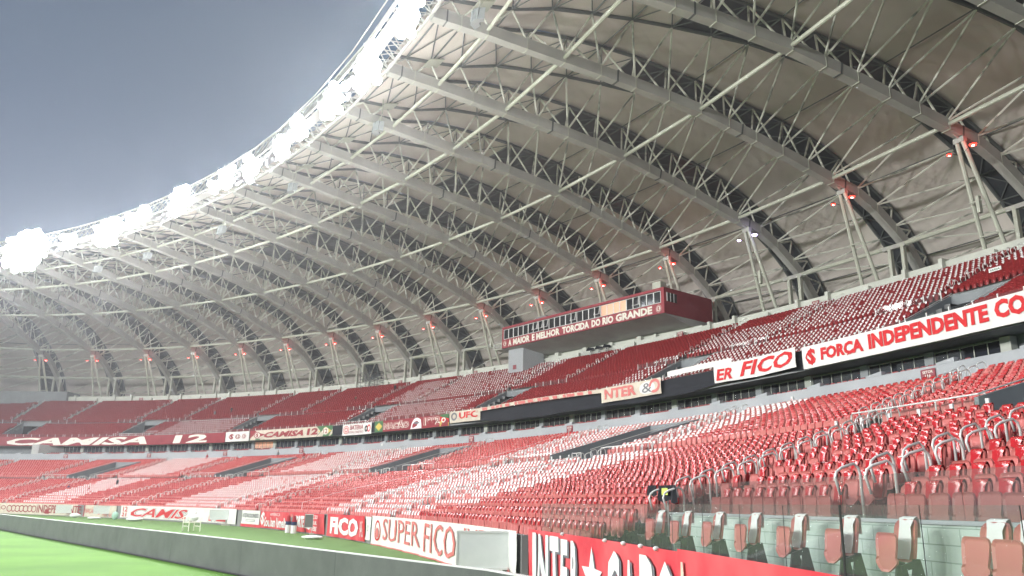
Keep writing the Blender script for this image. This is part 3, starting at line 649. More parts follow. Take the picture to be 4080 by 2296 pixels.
# black cloth over the fascia and glass rail posts above it
dc = empty('black_drape', W(3, -16.2, 9.5), 'black cloth stretched along the front of the upper tier under the banners', 'drape')
b = MB(); sa = arc(-.06, 8.9, 160)
b.grid([[W(s, -16.2-.05*math.sin(s*11)-(.25 if 0.7 < s < 4.3 else 0)*(1-j/3), z+(.10*math.sin(s*3.1)+.05*math.sin(s*9.7) if j == 0 else 0)-(.22*math.sin(math.pi*(s-.7)/3.6)*(1-j/3) if .7 < s < 4.3 else 0)) for s in sa] for j, z in enumerate((9.55, 9.9, 10.4, 10.93))]); b.build('cloth', 'dark_cloth', dc)
def railing(s0, s1, d, z, label, dz=None, n=None, grp='glass railings of the upper tier', h=1.0, name='glass_railing'):
    root = empty(name, W((s0+s1)/2, d, z), label, 'railing', grp); n = n or max(2, round((s1-s0)*speed((s0+s1)/2, d)/1.6))
    for s in arc(s0, s1, n+1):
        b = MB(); p = W(s, d, z); b.box(p, .05, .07, h, yaw(s)); b.build('post', 'rail_white', root)
    b = MB()
    for a_, b_ in zip(arc(s0, s1, n+1)[:-1], arc(s0, s1, n+1)[1:]): b.face([W(a_, d, z+.12), W(b_, d, z+.12), W(b_, d, z+h-.05), W(a_, d, z+h-.05)])
    b.build('pane', 'glass', root); return root
rb = [-3.3, -2.0, -.8, .45, 1.8, 3.1, 4.42, 5.65, 6.92, 8.15, 9.42, 10.6, 11.86, 13.1, 14.3]
for i, (a_, b_) in enumerate(zip(rb[:-1], rb[1:])):
    railing(a_+.02, b_-.02, -15.75, 10.35, 'glass railing with white posts on the upper tier edge, %s from the right' % ordn(i), h=1.15)
for i, v in enumerate(UVOM[1:]):
    railing(v+.28, v+.78, -8.2, upp(-8.2), 'white-post glass railing left of the %s upper stair opening' % ordn(i), h=1.15)
    railing(v-.78, v-.28, -8.2, upp(-8.2), 'white-post glass railing right of the %s upper stair opening' % ordn(i), h=1.15)
# parapet
pp = empty('parapet_wall', W(4, 3.9, 19), 'cream parapet wall behind the top row of the upper tier', 'wall')
b = MB(); wall(b, -4.6, 3.02, 3.9, 19.2, 3.9, 21.2, .45); wall(b, 5.3, 14.45, 3.9, 19.2, 3.9, 21.2, .45); b.build('wall', 'white_wall', pp)
for k in range(-4, 15):
    s = trs(k)
    if 3.05 < s < 5.2: continue
    for ds, w_, zt in ((-.09, .15, 20.85), (.30, .03, 21.42), (-.42, .03, 21.42)):
        b = MB(); q_ = [W(s+ds, 3.45, 19.1), W(s+ds+w_, 3.45, 19.1), W(s+ds+w_, 5.9 if w_ > .1 else 4.5, 19.1), W(s+ds, 5.9 if w_ > .1 else 4.5, 19.1)]; b.hexa(q_, [p+Vector((0, 0, zt-19.1)) for p in q_]); b.build('pier', 'white_wall', pp)
b = MB(); q_ = [W(14.45, 3.2, 19.0), W(15.6, 0.0, 18.4), W(15.6, 8, 18.4), W(14.45, 8, 19.0)]; b.hexa(q_, [p+Vector((0, 0, 3.2)) for p in q_]); b.build('end_block', 'vomwall', pp)
b = MB(); wall(b, -5, 20, 19.4, 19.2, 19.2, 23.0, .2); b.build('night_backing', 'black', pp)  # black backing added to stand in for the night beyond the roof foot

# ================================================================ ROOF
TU = [-41.6, -37, -34.5, -30.8, -27.3, -23.5, -19.9, -16.2, -12.7, -9.4, -6.1, -2.7, .8, 4.3, 9, 13, 16, 18, 18.8]
TZ = [37.9, 38.5, 38.95, 40.3, 40.7, 40.95, 41, 40.9, 40.75, 40.1, 39.5, 38.8, 38.05, 36.97, 34.3, 31.5, 28.5, 25.5, 22]
TWA = [.9, 1.0, 1.1, 1.1, 1.4, 2.0, 2.6, 3.3, 4.0, 4.8, 5.5, 6.1, 6.5, 6.9, 7.4, 7.8, 8.0, 8.1, 8.1]   # leaf edge on the camera side
TWB = [1.4, 1.7, 2.2, 2.8, 2.9, 2.95, 3.0, 3.3, 3.4, 3.4, 3.2, 2.9, 2.8, 2.8, 2.6, 2.2, 2.0, 2.1, 2.1] # and on the far side
def wid(u, sg): return float(np.interp(u, TU, TWB if sg > 0 else TWA))
OUT = [(3.5, -.75), (6.1, -2.05), (8.6, -3.85), (10.2, -5.15), (12.4, -8.1), (13.6, -11.9)]
def dzk(u, k):
    us = [off(j, k)[0] for j in (4, 3, 2, 1, 0)]; return float(np.interp(u, us, [off(j, k)[1]-off(j, 1)[1] for j in (4, 3, 2, 1, 0)]))
def chord(k):
    n = [off(j, k) for j in range(5)]; pts = []
    for (a, b_, m) in ((4, 3, 2), (3, 2, 2), (2, 1, 4), (1, 0, 5)):
        for i in range(m): t = i/m; pts.append((n[a][0]*(1-t)+n[b_][0]*t, n[a][1]*(1-t)+n[b_][1]*t+(.12*math.sin(math.pi*t) if m > 3 else 0)))
    pts.append(n[0])
    for u, z in OUT: pts.append((n[0][0]+u-.1, n[0][1]+z))
    return pts
DU = lambda u: float(np.interp(u, [-42, -35, -20, -10, 0, 5, 9, 12], [0, 0, .7, 1.3, 2.5, 3.7, 4.6, 4.9]))
def topn(k):                                              # top nodes, one per panel
    c = chord(k); out = []
    for a, b_ in zip(c[:-1], c[1:]):
        u = (a[0]+b_[0])/2; u = u+DU(u); out.append((u, float(np.interp(u, TU, TZ))+dzk(u, k), 0))
    return out
def T3(k, u, z, lat=0.0): return W(trs(k), u, z, lat)
NK = {k: ('number %d from the right edge' % (k+4)) for k in range(-3, 18)}
for k in range(-3, 21):
    base = T3(k, 12.3, 20)
    root = empty('roof_truss', base, 'curved grey roof truss with pale membrane leaf, %s of the row' % ordn(k+3), 'roof truss', 'curved trusses carrying the roof')
    c = chord(k); x, y, h = plan(trs(k)); side = Vector((-math.sin(h), math.cos(h), 0))
    b = MB(); b.beam([T3(k, u, z) for u, z in c], .80, 1.0, side)
    for j in (0, 5, 9, 13):                                # splices and stiffener plates of the box section
        u, z = c[j]; u2, z2 = c[j+1]; b.beam([T3(k, u+(u2-u)*.45, z+(z2-z)*.45), T3(k, u+(u2-u)*.50, z+(z2-z)*.50)], .86, 1.06, side, 1)
    for j in range(1, len(c)-1): u, z = c[j]; b.beam([T3(k, u-.02, z), T3(k, u+.04, z)], .88, 1.10, side, 2)
    b.build('bottom_chord', ['steel', 'steel_dk', 'steel_lt'], root)
    tn = topn(k); tn = [(TU[0], TZ[0]+dzk(TU[0], k), 0)]+tn+[(18.4, 24.0, 0), (18.9, 21.6, 0)]
    for sg in (-1, 1):
        b = MB(); b.pipe([T3(k, u, z, sg*wid(u, sg)) for u, z, w in tn], .17, 6); b.build('top_chord', 'steel_dk', root)
    b = MB()
    far = k > 9
    for i, (u, z, w) in enumerate(tn[1:-2]):
        for sg in (-1, 1):
            for j in (i, i+1): b.tube(T3(k, c[j][0], c[j][1]+.3, sg*.25), T3(k, u, z-.1, sg*wid(u, sg)), .10, 5 if not far else 4, cap=False)
    b.build('web_lattice', 'rod', root)
    b = MB()
    for i, (u, z, w) in enumerate(tn):
        if i % 3 == 0: b.tube(T3(k, u, z+.05, -wid(u, -1)), T3(k, u, z+.05, wid(u, 1)), .07, 4, cap=False)
    b.build('cross_purlin', 'steel_dk', root)
    us = sorted(set(TU+[(a+b_)/2 for a, b_ in zip(TU[:-1], TU[1:])])); rows = []
    for u in us:
        z = float(np.interp(u, TU, TZ)); z += dzk(u, k); wa, wb = wid(u, -1), wid(u, 1); w = (wa+wb)/2; cm = (wb-wa)/2
        rows.append([T3(k, u+(.25*(1-t*t) if u > 8 else 0), z+.22+.35*(1-t*t)*(w/4.5)+.015*math.sin(u*.9+t*3+k), cm+t*w*1.02) for t in (-1, -.66, -.33, 0, .33, .66, 1)])
    b = MB(); b.grid(rows); b.build('membrane_leaf', 'membrane', root, smooth=True)
    if k < 20:                                             # strip between this leaf and the next, its lit and dim ends painted in two tones
        x2 = k+1
        rows = []; r2 = []
        for u in us:
            z = float(np.interp(u, TU, TZ))+.10
            A = T3(k, u, z+dzk(u, k), wid(u, 1)); B = T3(x2, u, z+dzk(u, x2), -wid(u, -1))
            (r2 if u <= -19.9 else rows).append([A, A.lerp(B, .5)+Vector((0, 0, .0)), B])
            if u == -19.9: rows.append([A, A.lerp(B, .5), B])
        b = MB(); b.grid(rows); b.build('dim_toned_roof_sheet', 'gap', root)
        b = MB(); b.grid(r2); b.build('lit_toned_roof_sheet', 'membrane', root)
        b = MB(); t2 = topn(x2); t1 = topn(k)
        for i, ((u, z, w), (u2, z2, w2)) in enumerate(zip(t1, t2)):
            A = T3(k, u, z-.05, wid(u, 1)); B = T3(x2, u2, z2-.05, -wid(u2, -1)); b.tube(A, B, .085, 4, cap=False)
            if i+1 < len(t1):
                A2 = T3(k, t1[i+1][0], t1[i+1][1]-.1, wid(t1[i+1][0], 1)); B2 = T3(x2, t2[i+1][0], t2[i+1][1]-.1, -wid(t2[i+1][0], -1))
                b.tube(A, B2, .06, 4, cap=False); b.tube(B, A2, .06, 4, cap=False)
        b.build('gap_bracing', 'steel_dk', root)
    # raking legs
    if k < 20:
        n0 = off(0, k); v = empty('raking_column', T3(k, 5.5, 20.8), 'pair of pale raking tubes propping the %s roof truss from the right edge' % ordn(k+3), 'column', 'raking columns under the roof')
        zt = n0[1]-1.25
        for sg in (-1, 1):
            b = MB(); tp = T3(k, n0[0]+1.5, zt, sg*.28); ft = T3(k, 5.4, 20.9, sg*.95)
            b.tube(tp, ft, .19, 8); b.box(ft-Vector((0, 0, .25)), .5, .5, .35, yaw(trs(k))); b.build('leg', 'steel_lt', v)
        b = MB(); b.hexa([T3(k, n0[0]+1.3, zt-.1, -.5), T3(k, n0[0]+1.3, zt-.1, .5), T3(k, n0[0]+1.75, zt-.1, .5), T3(k, n0[0]+1.75, zt-.1, -.5)], [T3(k, n0[0]+1.3, zt+.35, -.5), T3(k, n0[0]+1.3, zt+.35, .5), T3(k, n0[0]+1.75, zt+.35, .5), T3(k, n0[0]+1.75, zt+.35, -.5)]); b.tube(T3(k, n0[0]+1.4, zt+.3), T3(k, n0[0]+.2, n0[1]-.3), .1, 6); b.build('head_plate', 'steel', v)
        b = MB(); b.tube(T3(k, 3.6, 25.4, -.62), T3(k, 3.6, 25.4, .62), .06, 5); b.tube(T3(k, 4.7, 22.6, -.83), T3(k, 4.7, 22.6, .83), .06, 5); b.build('tie', 'steel_lt', v)
        if k % 2 == 0 and k < 12: b = MB(); b.box(T3(k, 3.6, 24.3, -.3), .35, .3, 1.5, yaw(trs(k))); b.build('switch_box', 'steel_lt', v)
        p_ = empty('upright_posts', T3(k, 9.6, 19.2), 'pair of upright grey steel posts behind the parapet at the %s truss' % ordn(k+3), 'post frame', 'upright posts behind the parapet')
        for lt in (-.95, .55):
            b = MB(); b.box(T3(k, 9.4, 19.2, lt), .42, .36, 6.9, yaw(trs(k))); b.build('post', 'steel_lt', p_)
        b = MB(); b.beam([T3(k, 9.4, 26.0, -1.3), T3(k, 9.4, 26.0, 1.3)], .4, .4, Vector((math.cos(h), math.sin(h), 0))); b.build('crossbar', 'steel', p_)
        # coloured lamps near the head of the legs
        zz = n0[1]-2.1
        for sg, sz in ((-1, 1.0), (1, .7)):
            col = 'violet' if k == 2 else 'red'
            p = T3(k, n0[0]+1.2, zz, sg*(1.35 if sg < 0 else .95)); l = empty('spot_lamp', p, '%s %s lamp beside the raking columns, %s pair from the right edge' % ('larger' if sg < 0 else 'smaller', 'violet-white' if k == 2 else 'glowing red', ordn(k+3)), 'lamp', 'small coloured lamps on the columns')
            b = MB(); b.tube(p, p+Vector((0, 0, .14)), .30*sz, 10, r1=.22*sz); b.tube(p+Vector((0, 0, .1)), T3(k, n0[0]+1.4, zz-.25, sg*.35), .03, 4); b.build('housing', 'bracket', l)
            vw = (camo.location-p).normalized(); e1 = vw.cross(Vector((0, 0, 1))).normalized(); e2 = e1.cross(vw)
            b = MB(); b.tube(p-Vector((0, 0, .12)), p-Vector((0, 0, .005)), .24*sz, 12, r1=.30*sz); b.build('lens', 'violet_lens' if k == 2 else 'red_lens', l)
            if k != 2:
                b = MB(); b.tube(p-Vector((0, 0, .15)), p-Vector((0, 0, .121)), .11*sz, 10); b.build('bulb', 'red_core', l)
            if sg < 0 and -1 <= k < 15:
                ld = bpy.data.lights.new('coloured_light', 'POINT'); ld.energy = 50*LAMP_K if k != 2 else 30; ld.color = (1, .035, .02) if k != 2 else (.6, .5, 1); ld.shadow_soft_size = .3
                lo = bpy.data.objects.new('coloured_light', ld); COL.objects.link(lo); lo.parent = l; lo.location = (0, 0, .5)
# ring tubes
def ring(j, r, m, label, k0=-3, k1=20):
    root = empty('ring_tube', T3(4, off(j, 4)[0], off(j, 4)[1]), label, 'steel tube', 'long tubes linking the roof trusses')
    for k in range(k0, k1):
        a, b_ = off(j, k), off(j, k+1); b = MB(); b.tube(T3(k, a[0], a[1]-.05), T3(k+1, b_[0], b_[1]-.05), r, 8); b.build('tube', m, root)
ring(0, .20, 'steel_lt', 'pale ring tube linking the trusses just above the red lamps')
ring(1, .19, 'steel_lt', 'second pale ring tube up from the red lamps')
ring(2, .19, 'steel_lt', 'third pale ring tube up from the red lamps')
ring(3, .16, 'steel_lt', 'pale ring tube next to the bright roof rim')
root = empty('ring_tube', T3(4, 9.7, 25.9), 'lowest thick pale ring tube just above the cream parapet', 'steel tube', 'long tubes linking the roof trusses')
for k in range(-3, 20):
    b = MB(); b.tube(T3(k, 9.5, 26.1), T3(k+1, 9.5, 26.1), .24, 8); b.build('tube', 'steel_lt', root)
root = empty('ring_tube', T3(4, 14, 21.9), 'thin pale tube low behind the cream parapet', 'steel tube', 'long tubes linking the roof trusses')
for k in range(-3, 20):
    b = MB(); b.tube(T3(k, 13.2, 22.4), T3(k+1, 13.2, 22.4), .14, 6); b.tube(T3(k, 12.4, 23.4), T3(k+.5, 17.5, 23.0), .09, 5); b.tube(T3(k+1, 12.4, 23.4), T3(k+.5, 17.5, 23.0), .09, 5); b.build('tube', 'steel_lt', root)
# rim catwalk truss
def rimz(s, a): return float(np.interp(s, [-3, 1, 4, 7, 16], a))
for k in range(-3, 20):
    n0, n1 = off(4, k), off(4, k+1)
    root = empty('rim_truss', T3(k, n0[0], n0[1]), 'bright lattice catwalk bay on the roof rim, %s from the right edge' % ordn(k+3), 'catwalk', 'catwalk bays along the roof rim')
    b = MB()
    P = lambda t, d, z: W(trs(k)+(trs(k+1)-trs(k))*t, n0[0]+(n1[0]-n0[0])*t+d, n0[1]+(n1[1]-n0[1])*t+z)
    for d, z, r in ((0, 0, .16), (-3.2, -.6, .12), (-2.0, 2.2, .12), (-3.4, .6, .06)): b.tube(P(0, d, z), P(1, d, z), r, 6)
    nn = 6
    for i in range(nn):
        t, t2, tm = i/nn, (i+1)/nn, (i+.5)/nn
        for d, z in ((0, 0), (-3.2, -.6)): b.tube(P(t, d, z), P(tm, -2.0, 2.2), .07, 4, cap=False); b.tube(P(tm, -2.0, 2.2), P(t2, d, z), .07, 4, cap=False)
        b.tube(P(t, 0, 0), P(t, -3.2, -.6), .05, 4, cap=False); b.tube(P(t, 0, 0), P(t2, -3.2, -.6), .04, 4, cap=False)
    b.build('lattice', 'steel', root)
    b = MB(); b.hexa([P(0, -2.9, -.62), P(1, -2.9, -.62), P(1, -1.7, -.45), P(0, -1.7, -.45)], [P(0, -2.9, -.56), P(1, -2.9, -.56), P(1, -1.7, -.39), P(0, -1.7, -.39)]); b.build('walkway', 'metal_lt', root)
    b = MB(); b.hexa([T3(k, n0[0]+3.0, n0[1]+.8, -2.2), T3(k, n0[0]+3.0, n0[1]+.8, -.6), T3(k, n0[0]+4.4, n0[1]+1.2, -.6), T3(k, n0[0]+4.4, n0[1]+1.2, -2.2)], [T3(k, n0[0]+3.0, n0[1]+.9, -2.2), T3(k, n0[0]+3.0, n0[1]+.9, -.6), T3(k, n0[0]+4.4, n0[1]+1.3, -.6), T3(k, n0[0]+4.4, n0[1]+1.3, -2.2)]); b.build('service_panel', 'steel_lt', root)
    if k in (0, 2, 4, 5, 7, 10):                            # bunched reflective wrapping under the walkway
        b = MB(); rows = []
        for i in range(9):
            t = i/8; rows.append([P(.15+.6*t, -3.1+j*.3+.1*random.random(), -.7-.3*random.random()) for j in range(6)])
        b.grid(rows); b.build('wrapping', 'foil', root)
# floodlights: banks enlarged and rounded so the lamp clusters stand in for lens glare
BANKS = [(-5.2, 36.2, 6, 3, 1.), (-3.7, 36.2, 6, 3, 1.), (-2.2, 36.2, 6, 3, 1.), (-.75, 35.4, 6, 3, 1.), (.62, 34.8, 7, 5, .72), (1.70, 35.1, 6, 5, .74), (2.72, 36.2, 6, 4, .74), (3.62, 36.9, 3, 3, .7), (4.12, 36.4, 3, 3, .7), (4.98, 36.5, 4, 4, .74), (5.62, 37.3, 4, 3, .74), (5.98, 36.9, 2, 2, .75), (6.95, 37.6, 6, 5, .76), (7.95, 37.95, 3, 3, .6), (8.28, 37.4, 4, 3, .7), (8.93, 36.95, 7, 5, .8), (10.03, 37.15, 4, 3, .7), (11.2, 37.1, 12, 8, .82)]
AIM = Vector((-22, 22, 0))
fl_root = None
for bi, (s, z, nc, nr, sp) in enumerate(BANKS):
    vis = inview(W(s, -44, z), .08)
    c0 = W(s, -44.3, z); tx = (W(s+.01, -44.3)-W(s-.01, -44.3)).normalized(); fwd = (AIM-c0).normalized()
    if vis:
        for i in range(nc):
            for j in range(nr):
                ex, ey = (i-(nc-1)/2)/(nc/2), (j-(nr-1)/2)/(nr/2)
                if nc > 2 and nr > 2 and ex*ex+ey*ey > 1.05: continue
                p = c0+tx*((i-(nc-1)/2)*sp+random.uniform(-.1, .1))+Vector((0, 0, 1))*((j-(nr-1)/2)*sp+random.uniform(-.1, .1))+tx.cross(Vector((0, 0, 1)))*random.uniform(-.4, .4)
                if fl_root is None:
                    fl_root = bpy.data.objects.new('floodlight', None)
                    b = MB(); b.tube((0, 0, 0), (0, .4, 0), .45, 12, r1=.22); b.hexa([(-.5, .1, -.05), (-.46, .1, -.05), (-.46, .2, -.05), (-.5, .2, -.05)], [(-.5, .1, .6), (-.46, .1, .6), (-.46, .2, .6), (-.5, .2, .6)])
                    me = bpy.data.meshes.new('housing'); me.from_pydata(b.v, [], b.f); me.materials.append(M['housing']); h1 = bpy.data.objects.new('housing', me); h1.parent = fl_root
                    me = bpy.data.meshes.new('lens'); b = MB(); b.tube((0, -.06, 0), (0, -.005, 0), .44, 14, r1=.42); me.from_pydata(b.v, [], b.f); me.materials.append(M['lens']); h2 = bpy.data.objects.new('lens', me); h2.parent = fl_root
                    FLP = (h1, h2)
                r = fl_root.copy(); COL.objects.link(r); r.location = p; r.rotation_euler = fwd.to_track_quat('-Y', 'Z').to_euler()
                for q in FLP: q2 = q.copy(); COL.objects.link(q2); q2.parent = r
                tag(r, 'glaring white floodlight in the %s bank along the roof rim from the right' % ordn(bi-4), 'floodlight', 'floodlights of the %s bank' % ordn(bi-4))
    # the bank's own light: a beam onto the pitch; an added fill floats below to brighten the roof
    w_ = nc*nr
    ld = bpy.data.lights.new('floodlight_beam', 'SPOT'); ld.energy = BEAM*min(w_, 40)/18; ld.spot_size = R(125); ld.spot_blend = .6; ld.shadow_soft_size = 1.2; ld.color = (.97, .99, 1.0)
    lo = bpy.data.objects.new('floodlight_beam', ld); COL.objects.link(lo); lo.location = c0+fwd*.8; lo.rotation_euler = (W(s, -100, -EYE)-c0).to_track_quat('-Z', 'Y').to_euler()
    ld = bpy.data.lights.new('added_roof_fill', 'POINT'); ld.energy = ROOF_FILL*min(w_, 40)/18; ld.shadow_soft_size = 1.0; ld.color = (.93, .97, 1.0)
    lo = bpy.data.objects.new('added_roof_fill', ld); COL.objects.link(lo); lo.location = c0-fwd*1.0+Vector((0, 0, -10)); ld.color = (1.0, .95, .93)
# the floodlights of the opposite and end roofs, behind and left of the camera
CEN = W(5, -112, 0); 
for i, s in enumerate((-6, -3, 0, 3, 6, 9, 12)):
    a = W(s, -42, 0); p = Vector((2*CEN.x-a.x, 2*CEN.y-a.y, 38.5))
    ld = bpy.data.lights.new('far_floodlight', 'SPOT'); ld.energy = FARL*(.45, .65, 1, 1, 1.1, 1.2, 1.2)[i]; ld.spot_size = R(100); ld.spot_blend = .5; ld.shadow_soft_size = 1.5; ld.color = (1.0, .99, .95)
    lo = bpy.data.objects.new('far_floodlight', ld); COL.objects.link(lo); lo.location = p; lo.rotation_euler = (W(3.5+.4*i, -25, 8)-p).to_track_quat('-Z', 'Y').to_euler()
# hanging loudspeakers
for i, (s, z) in enumerate(((.55, 36.6), (2.75, 36.6), (4.9, 36.9), (6.72, 35.9), (8.68, 35.8), (9.98, 35.6))):
    root = empty('loudspeaker_cluster', W(s, -39, z), 'cluster of pale loudspeakers hanging under the roof rim, %s from the right' % ordn(i), 'loudspeakers', 'loudspeaker clusters under the rim')
    h = yaw(s)
    for j, a in enumerate((-.9, -.3, .35, .95)):
        p = W(s, -39, z-1.6); d = Vector((-math.cos(h+a), -math.sin(h+a), 0)); e = Vector((-d.y, d.x, 0)); c = p+d*.5
        b = MB(); b.hexa([c-e*.36+d*.3-Vector((0, 0, .45)), c+e*.36+d*.3-Vector((0, 0, .45)), c+e*.2-d*.3-Vector((0, 0, .35)), c-e*.2-d*.3-Vector((0, 0, .35))], [c-e*.42+d*.2+Vector((0, 0, .55)), c+e*.42+d*.2+Vector((0, 0, .55)), c+e*.2-d*.3+Vector((0, 0, .55)), c-e*.2-d*.3+Vector((0, 0, .55))]); b.build('horn', 'speaker', root)
        b = MB(); b.tube(c+Vector((0, 0, .5)), W(s, -39, z), .04, 4); b.tube(W(s, -39, z), W(s, -39, z+1.6), .05, 4); b.build('hanger', 'steel_lt', root)

# ================================================================ PRESS BOX
pb0, pb1 = W(5.41, -1.0, 0), W(2.83, -1.0, 0); pdir = (pb1-pb0); PBL = pdir.length; pdir.normalize(); pin = Vector((-pdir.y, pdir.x, 0)); pin = pin if pin.dot(W(4, 5)-W(4, 0)) > 0 else -pin
def PB(a, z, o=0.0): return Vector((pb0.x, pb0.y, 0))+pdir*a*PBL+pin*(-o)+Vector((0, 0, z+EYE))      # a 0..1 left to right, o towards the pitch
pbr = empty('press_box', PB(.5, 22.4), 'long dark red press box with a window band and white slogan above the upper tier', 'press box')
b = MB(); DEP = 9.2
ZB, ZT = 22.42, 25.62
b.hexa([PB(0, ZB), PB(1, ZB), PB(1, ZB-.05, -DEP), PB(0, ZB-.05, -DEP)], [PB(0, ZB+1.28), PB(1, ZB+1.28), PB(1, ZB+1.28, -DEP), PB(0, ZB+1.28, -DEP)])
b.hexa([PB(0, ZT-.32), PB(1, ZT-.32), PB(1, ZT-.32, -DEP), PB(0, ZT-.32, -DEP)], [PB(0, ZT), PB(1, ZT), PB(1, ZT, -DEP), PB(0, ZT, -DEP)])
b.hexa([PB(.985, ZB+1.28), PB(1, ZB+1.28), PB(1, ZB+1.28, -.3), PB(.985, ZB+1.28, -.3)], [PB(.985, ZT-.32), PB(1, ZT-.32), PB(1, ZT-.32, -.3), PB(.985, ZT-.32, -.3)])
b.hexa([PB(0, ZB+1.28), PB(.01, ZB+1.28), PB(.01, ZB+1.28, -DEP), PB(0, ZB+1.28, -DEP)], [PB(0, ZT-.32), PB(.01, ZT-.32), PB(.01, ZT-.32, -DEP), PB(0, ZT-.32, -DEP)])
b.hexa([PB(.99, ZB+1.28, -2.9), PB(1, ZB+1.28, -2.9), PB(1, ZB+1.28, -DEP), PB(.99, ZB+1.28, -DEP)], [PB(.99, ZT-.32, -2.9), PB(1, ZT-.32, -2.9), PB(1, ZT-.32, -DEP), PB(.99, ZT-.32, -DEP)])
b.build('body', 'box_red', pbr)
NW = 27
for i in range(NW):
    a0 = .012+(.972)*i/NW; a1 = .012+.972*(i+1)/NW; za, zb = ZB+1.32, ZT-.42
    lit = i in (18, 19, 20, 21); openw = i in (6, 7, 8, 13, 17, 23)
    w = MB(); g = .0022
    for (x0, x1, y0, y1) in ((a0, a0+g, za, zb), (a1-g, a1, za, zb), (a0, a1, za, za+.06), (a0, a1, zb-.06, zb)): w.hexa([PB(x0, y0, .0), PB(x1, y0, .0), PB(x1, y0, -.08), PB(x0, y0, -.08)], [PB(x0, y1, .0), PB(x1, y1, .0), PB(x1, y1, -.08), PB(x0, y1, -.08)])
    f = w.build('window', 'win_frame', pbr)
    w = MB(); w.face([PB(a0, za, -.06), PB(a1, za, -.06), PB(a1, zb, -.06), PB(a0, zb, -.06)]); w.build('pane', 'win_lit' if lit else 'win_dark', f)
    if openw:
        w = MB()
        for (x0, x1, y0, y1) in ((a0+g, a0+2.5*g, 0, 1), (a1-2.5*g, a1-g, 0, 1), (a0, a1, 0, .05), (a0, a1, .95, 1)):
            q = lambda x, y, o: PB(x+.018*(1-y), za+(zb-za)*(.12+.88*y), .05+.75*(1-y)+o); w.hexa([q(x0, y0, 0), q(x1, y0, 0), q(x1, y0, -.05), q(x0, y0, -.05)], [q(x0, y1, 0), q(x1, y1, 0), q(x1, y1, -.05), q(x0, y1, -.05)])
        sh = w.build('open_sash', 'win_frame', f)
w = MB()
for i in range(3): w.hexa([PB(.999, ZB+1.5, -.45-.62*i), PB(1.004, ZB+1.5, -.45-.62*i), PB(1.004, ZB+1.5, -.52-.62*i), PB(.999, ZB+1.5, -.52-.62*i)], [PB(.999, ZT-.6, -.45-.62*i), PB(1.004, ZT-.6, -.45-.62*i), PB(1.004, ZT-.6, -.52-.62*i), PB(.999, ZT-.6, -.52-.62*i)])
f = w.build('side_window', 'win_frame', pbr)
w = MB(); w.hexa([PB(.98, ZB+1.28, -.3), PB(1.0005, ZB+1.28, -.3), PB(1.0005, ZB+1.28, -2.9), PB(.98, ZB+1.28, -2.9)], [PB(.98, ZT-.32, -.3), PB(1.0005, ZT-.32, -.3), PB(1.0005, ZT-.32, -2.9), PB(.98, ZT-.32, -2.9)]); w.build('side_panel', 'box_red', pbr)
w = MB(); w.face([PB(1.002, ZB+1.5, -.5), PB(1.002, ZB+1.5, -2.3), PB(1.002, ZT-.6, -2.3), PB(1.002, ZT-.6, -.5)]); w.build('side_pane', 'win_dark', f)
w = MB(); fn = lambda a, z, o: PB(a, ZB+z, o); words = [('A', .048, .072), ('MAIOR', .084, .206), ('E', .220, .239), ('MELHOR', .250, .409), ('TORCIDA', .424, .592), ('DO', .606, .658), ('RIO', .670, .732), ('GRANDE', .745, .940)]
for t, a0, a1 in words: put_text(w, t, fn, a0, a1, .16, 1.14, .025, .05)
w.build('slogan_lettering', 'letter_cream', pbr)
for a in (.022, .972): w = MB(); crest(w, fn, a, .64, .0135, .47, .02); w.build('crest', ['letter_cream', 'box_red'], pbr)
# soffit: wedge under the box down to the recessed back wall
w = MB(); w.hexa([PB(.0, ZB-.9, -4.6), PB(1.0, ZB-.9, -4.6), PB(1.0, ZB-.9, -DEP), PB(.0, ZB-.9, -DEP)], [PB(0, ZB-.052, -.02), PB(1, ZB-.052, -.02), PB(1, ZB-.052, -DEP), PB(0, ZB-.052, -DEP)]); w.build('soffit', 'soffit', pbr)
w = MB(); w.hexa([PB(.03, 19.2, -5.4), PB(1.04, 19.2, -5.4), PB(1.04, 19.2, -5.9), PB(.03, 19.2, -5.9)], [PB(.03, ZB-.9, -5.4), PB(1.04, ZB-.9, -5.4), PB(1.04, ZB-.9, -5.9), PB(.03, ZB-.9, -5.9)]); w.build('back_wall', 'white_wall', pbr)
w = MB(); w.box(PB(.955, ZT, -.9), 1.3, 1.1, .95, math.atan2(pdir.y, pdir.x)); w.build('air_unit', 'steel_lt', pbr)
w = MB(); w.box(PB(.20, ZT, -3.0), 2.2, 1.6, 1.0, math.atan2(pdir.y, pdir.x)); w.build('rooftop_unit', 'vomwall', pbr)
# stair tower and stair at the left end
tw = empty('stair_tower', W(5.2, 0, 18.3), 'plain grey stair tower under the left end of the press box', 'tower')
w = MB(); w.hexa([W(5.355, -.25, 18.2), W(5.10, -.25, 18.2), W(5.02, 3.0, 18.2), W(5.33, 3.0, 18.2)], [W(5.355, -.25, ZB-.06), W(5.10, -.25, ZB-.06), W(5.02, 3.0, ZB-.06), W(5.33, 3.0, ZB-.06)]); w.build('shaft', 'midwall', tw)
w = MB(); w.hexa([W(5.275, -.29, 19.2), W(5.215, -.29, 19.2), W(5.215, -.26, 19.2), W(5.275, -.26, 19.2)], [W(5.275, -.29, 19.85), W(5.215, -.29, 19.85), W(5.215, -.26, 19.85), W(5.275, -.26, 19.85)]); w.build('sign', 'sign', tw)
sg_ = empty('metal_stair', W(5.5, 3, 19.4), 'open metal stair and landing left of the grey tower', 'stair')
w = MB()
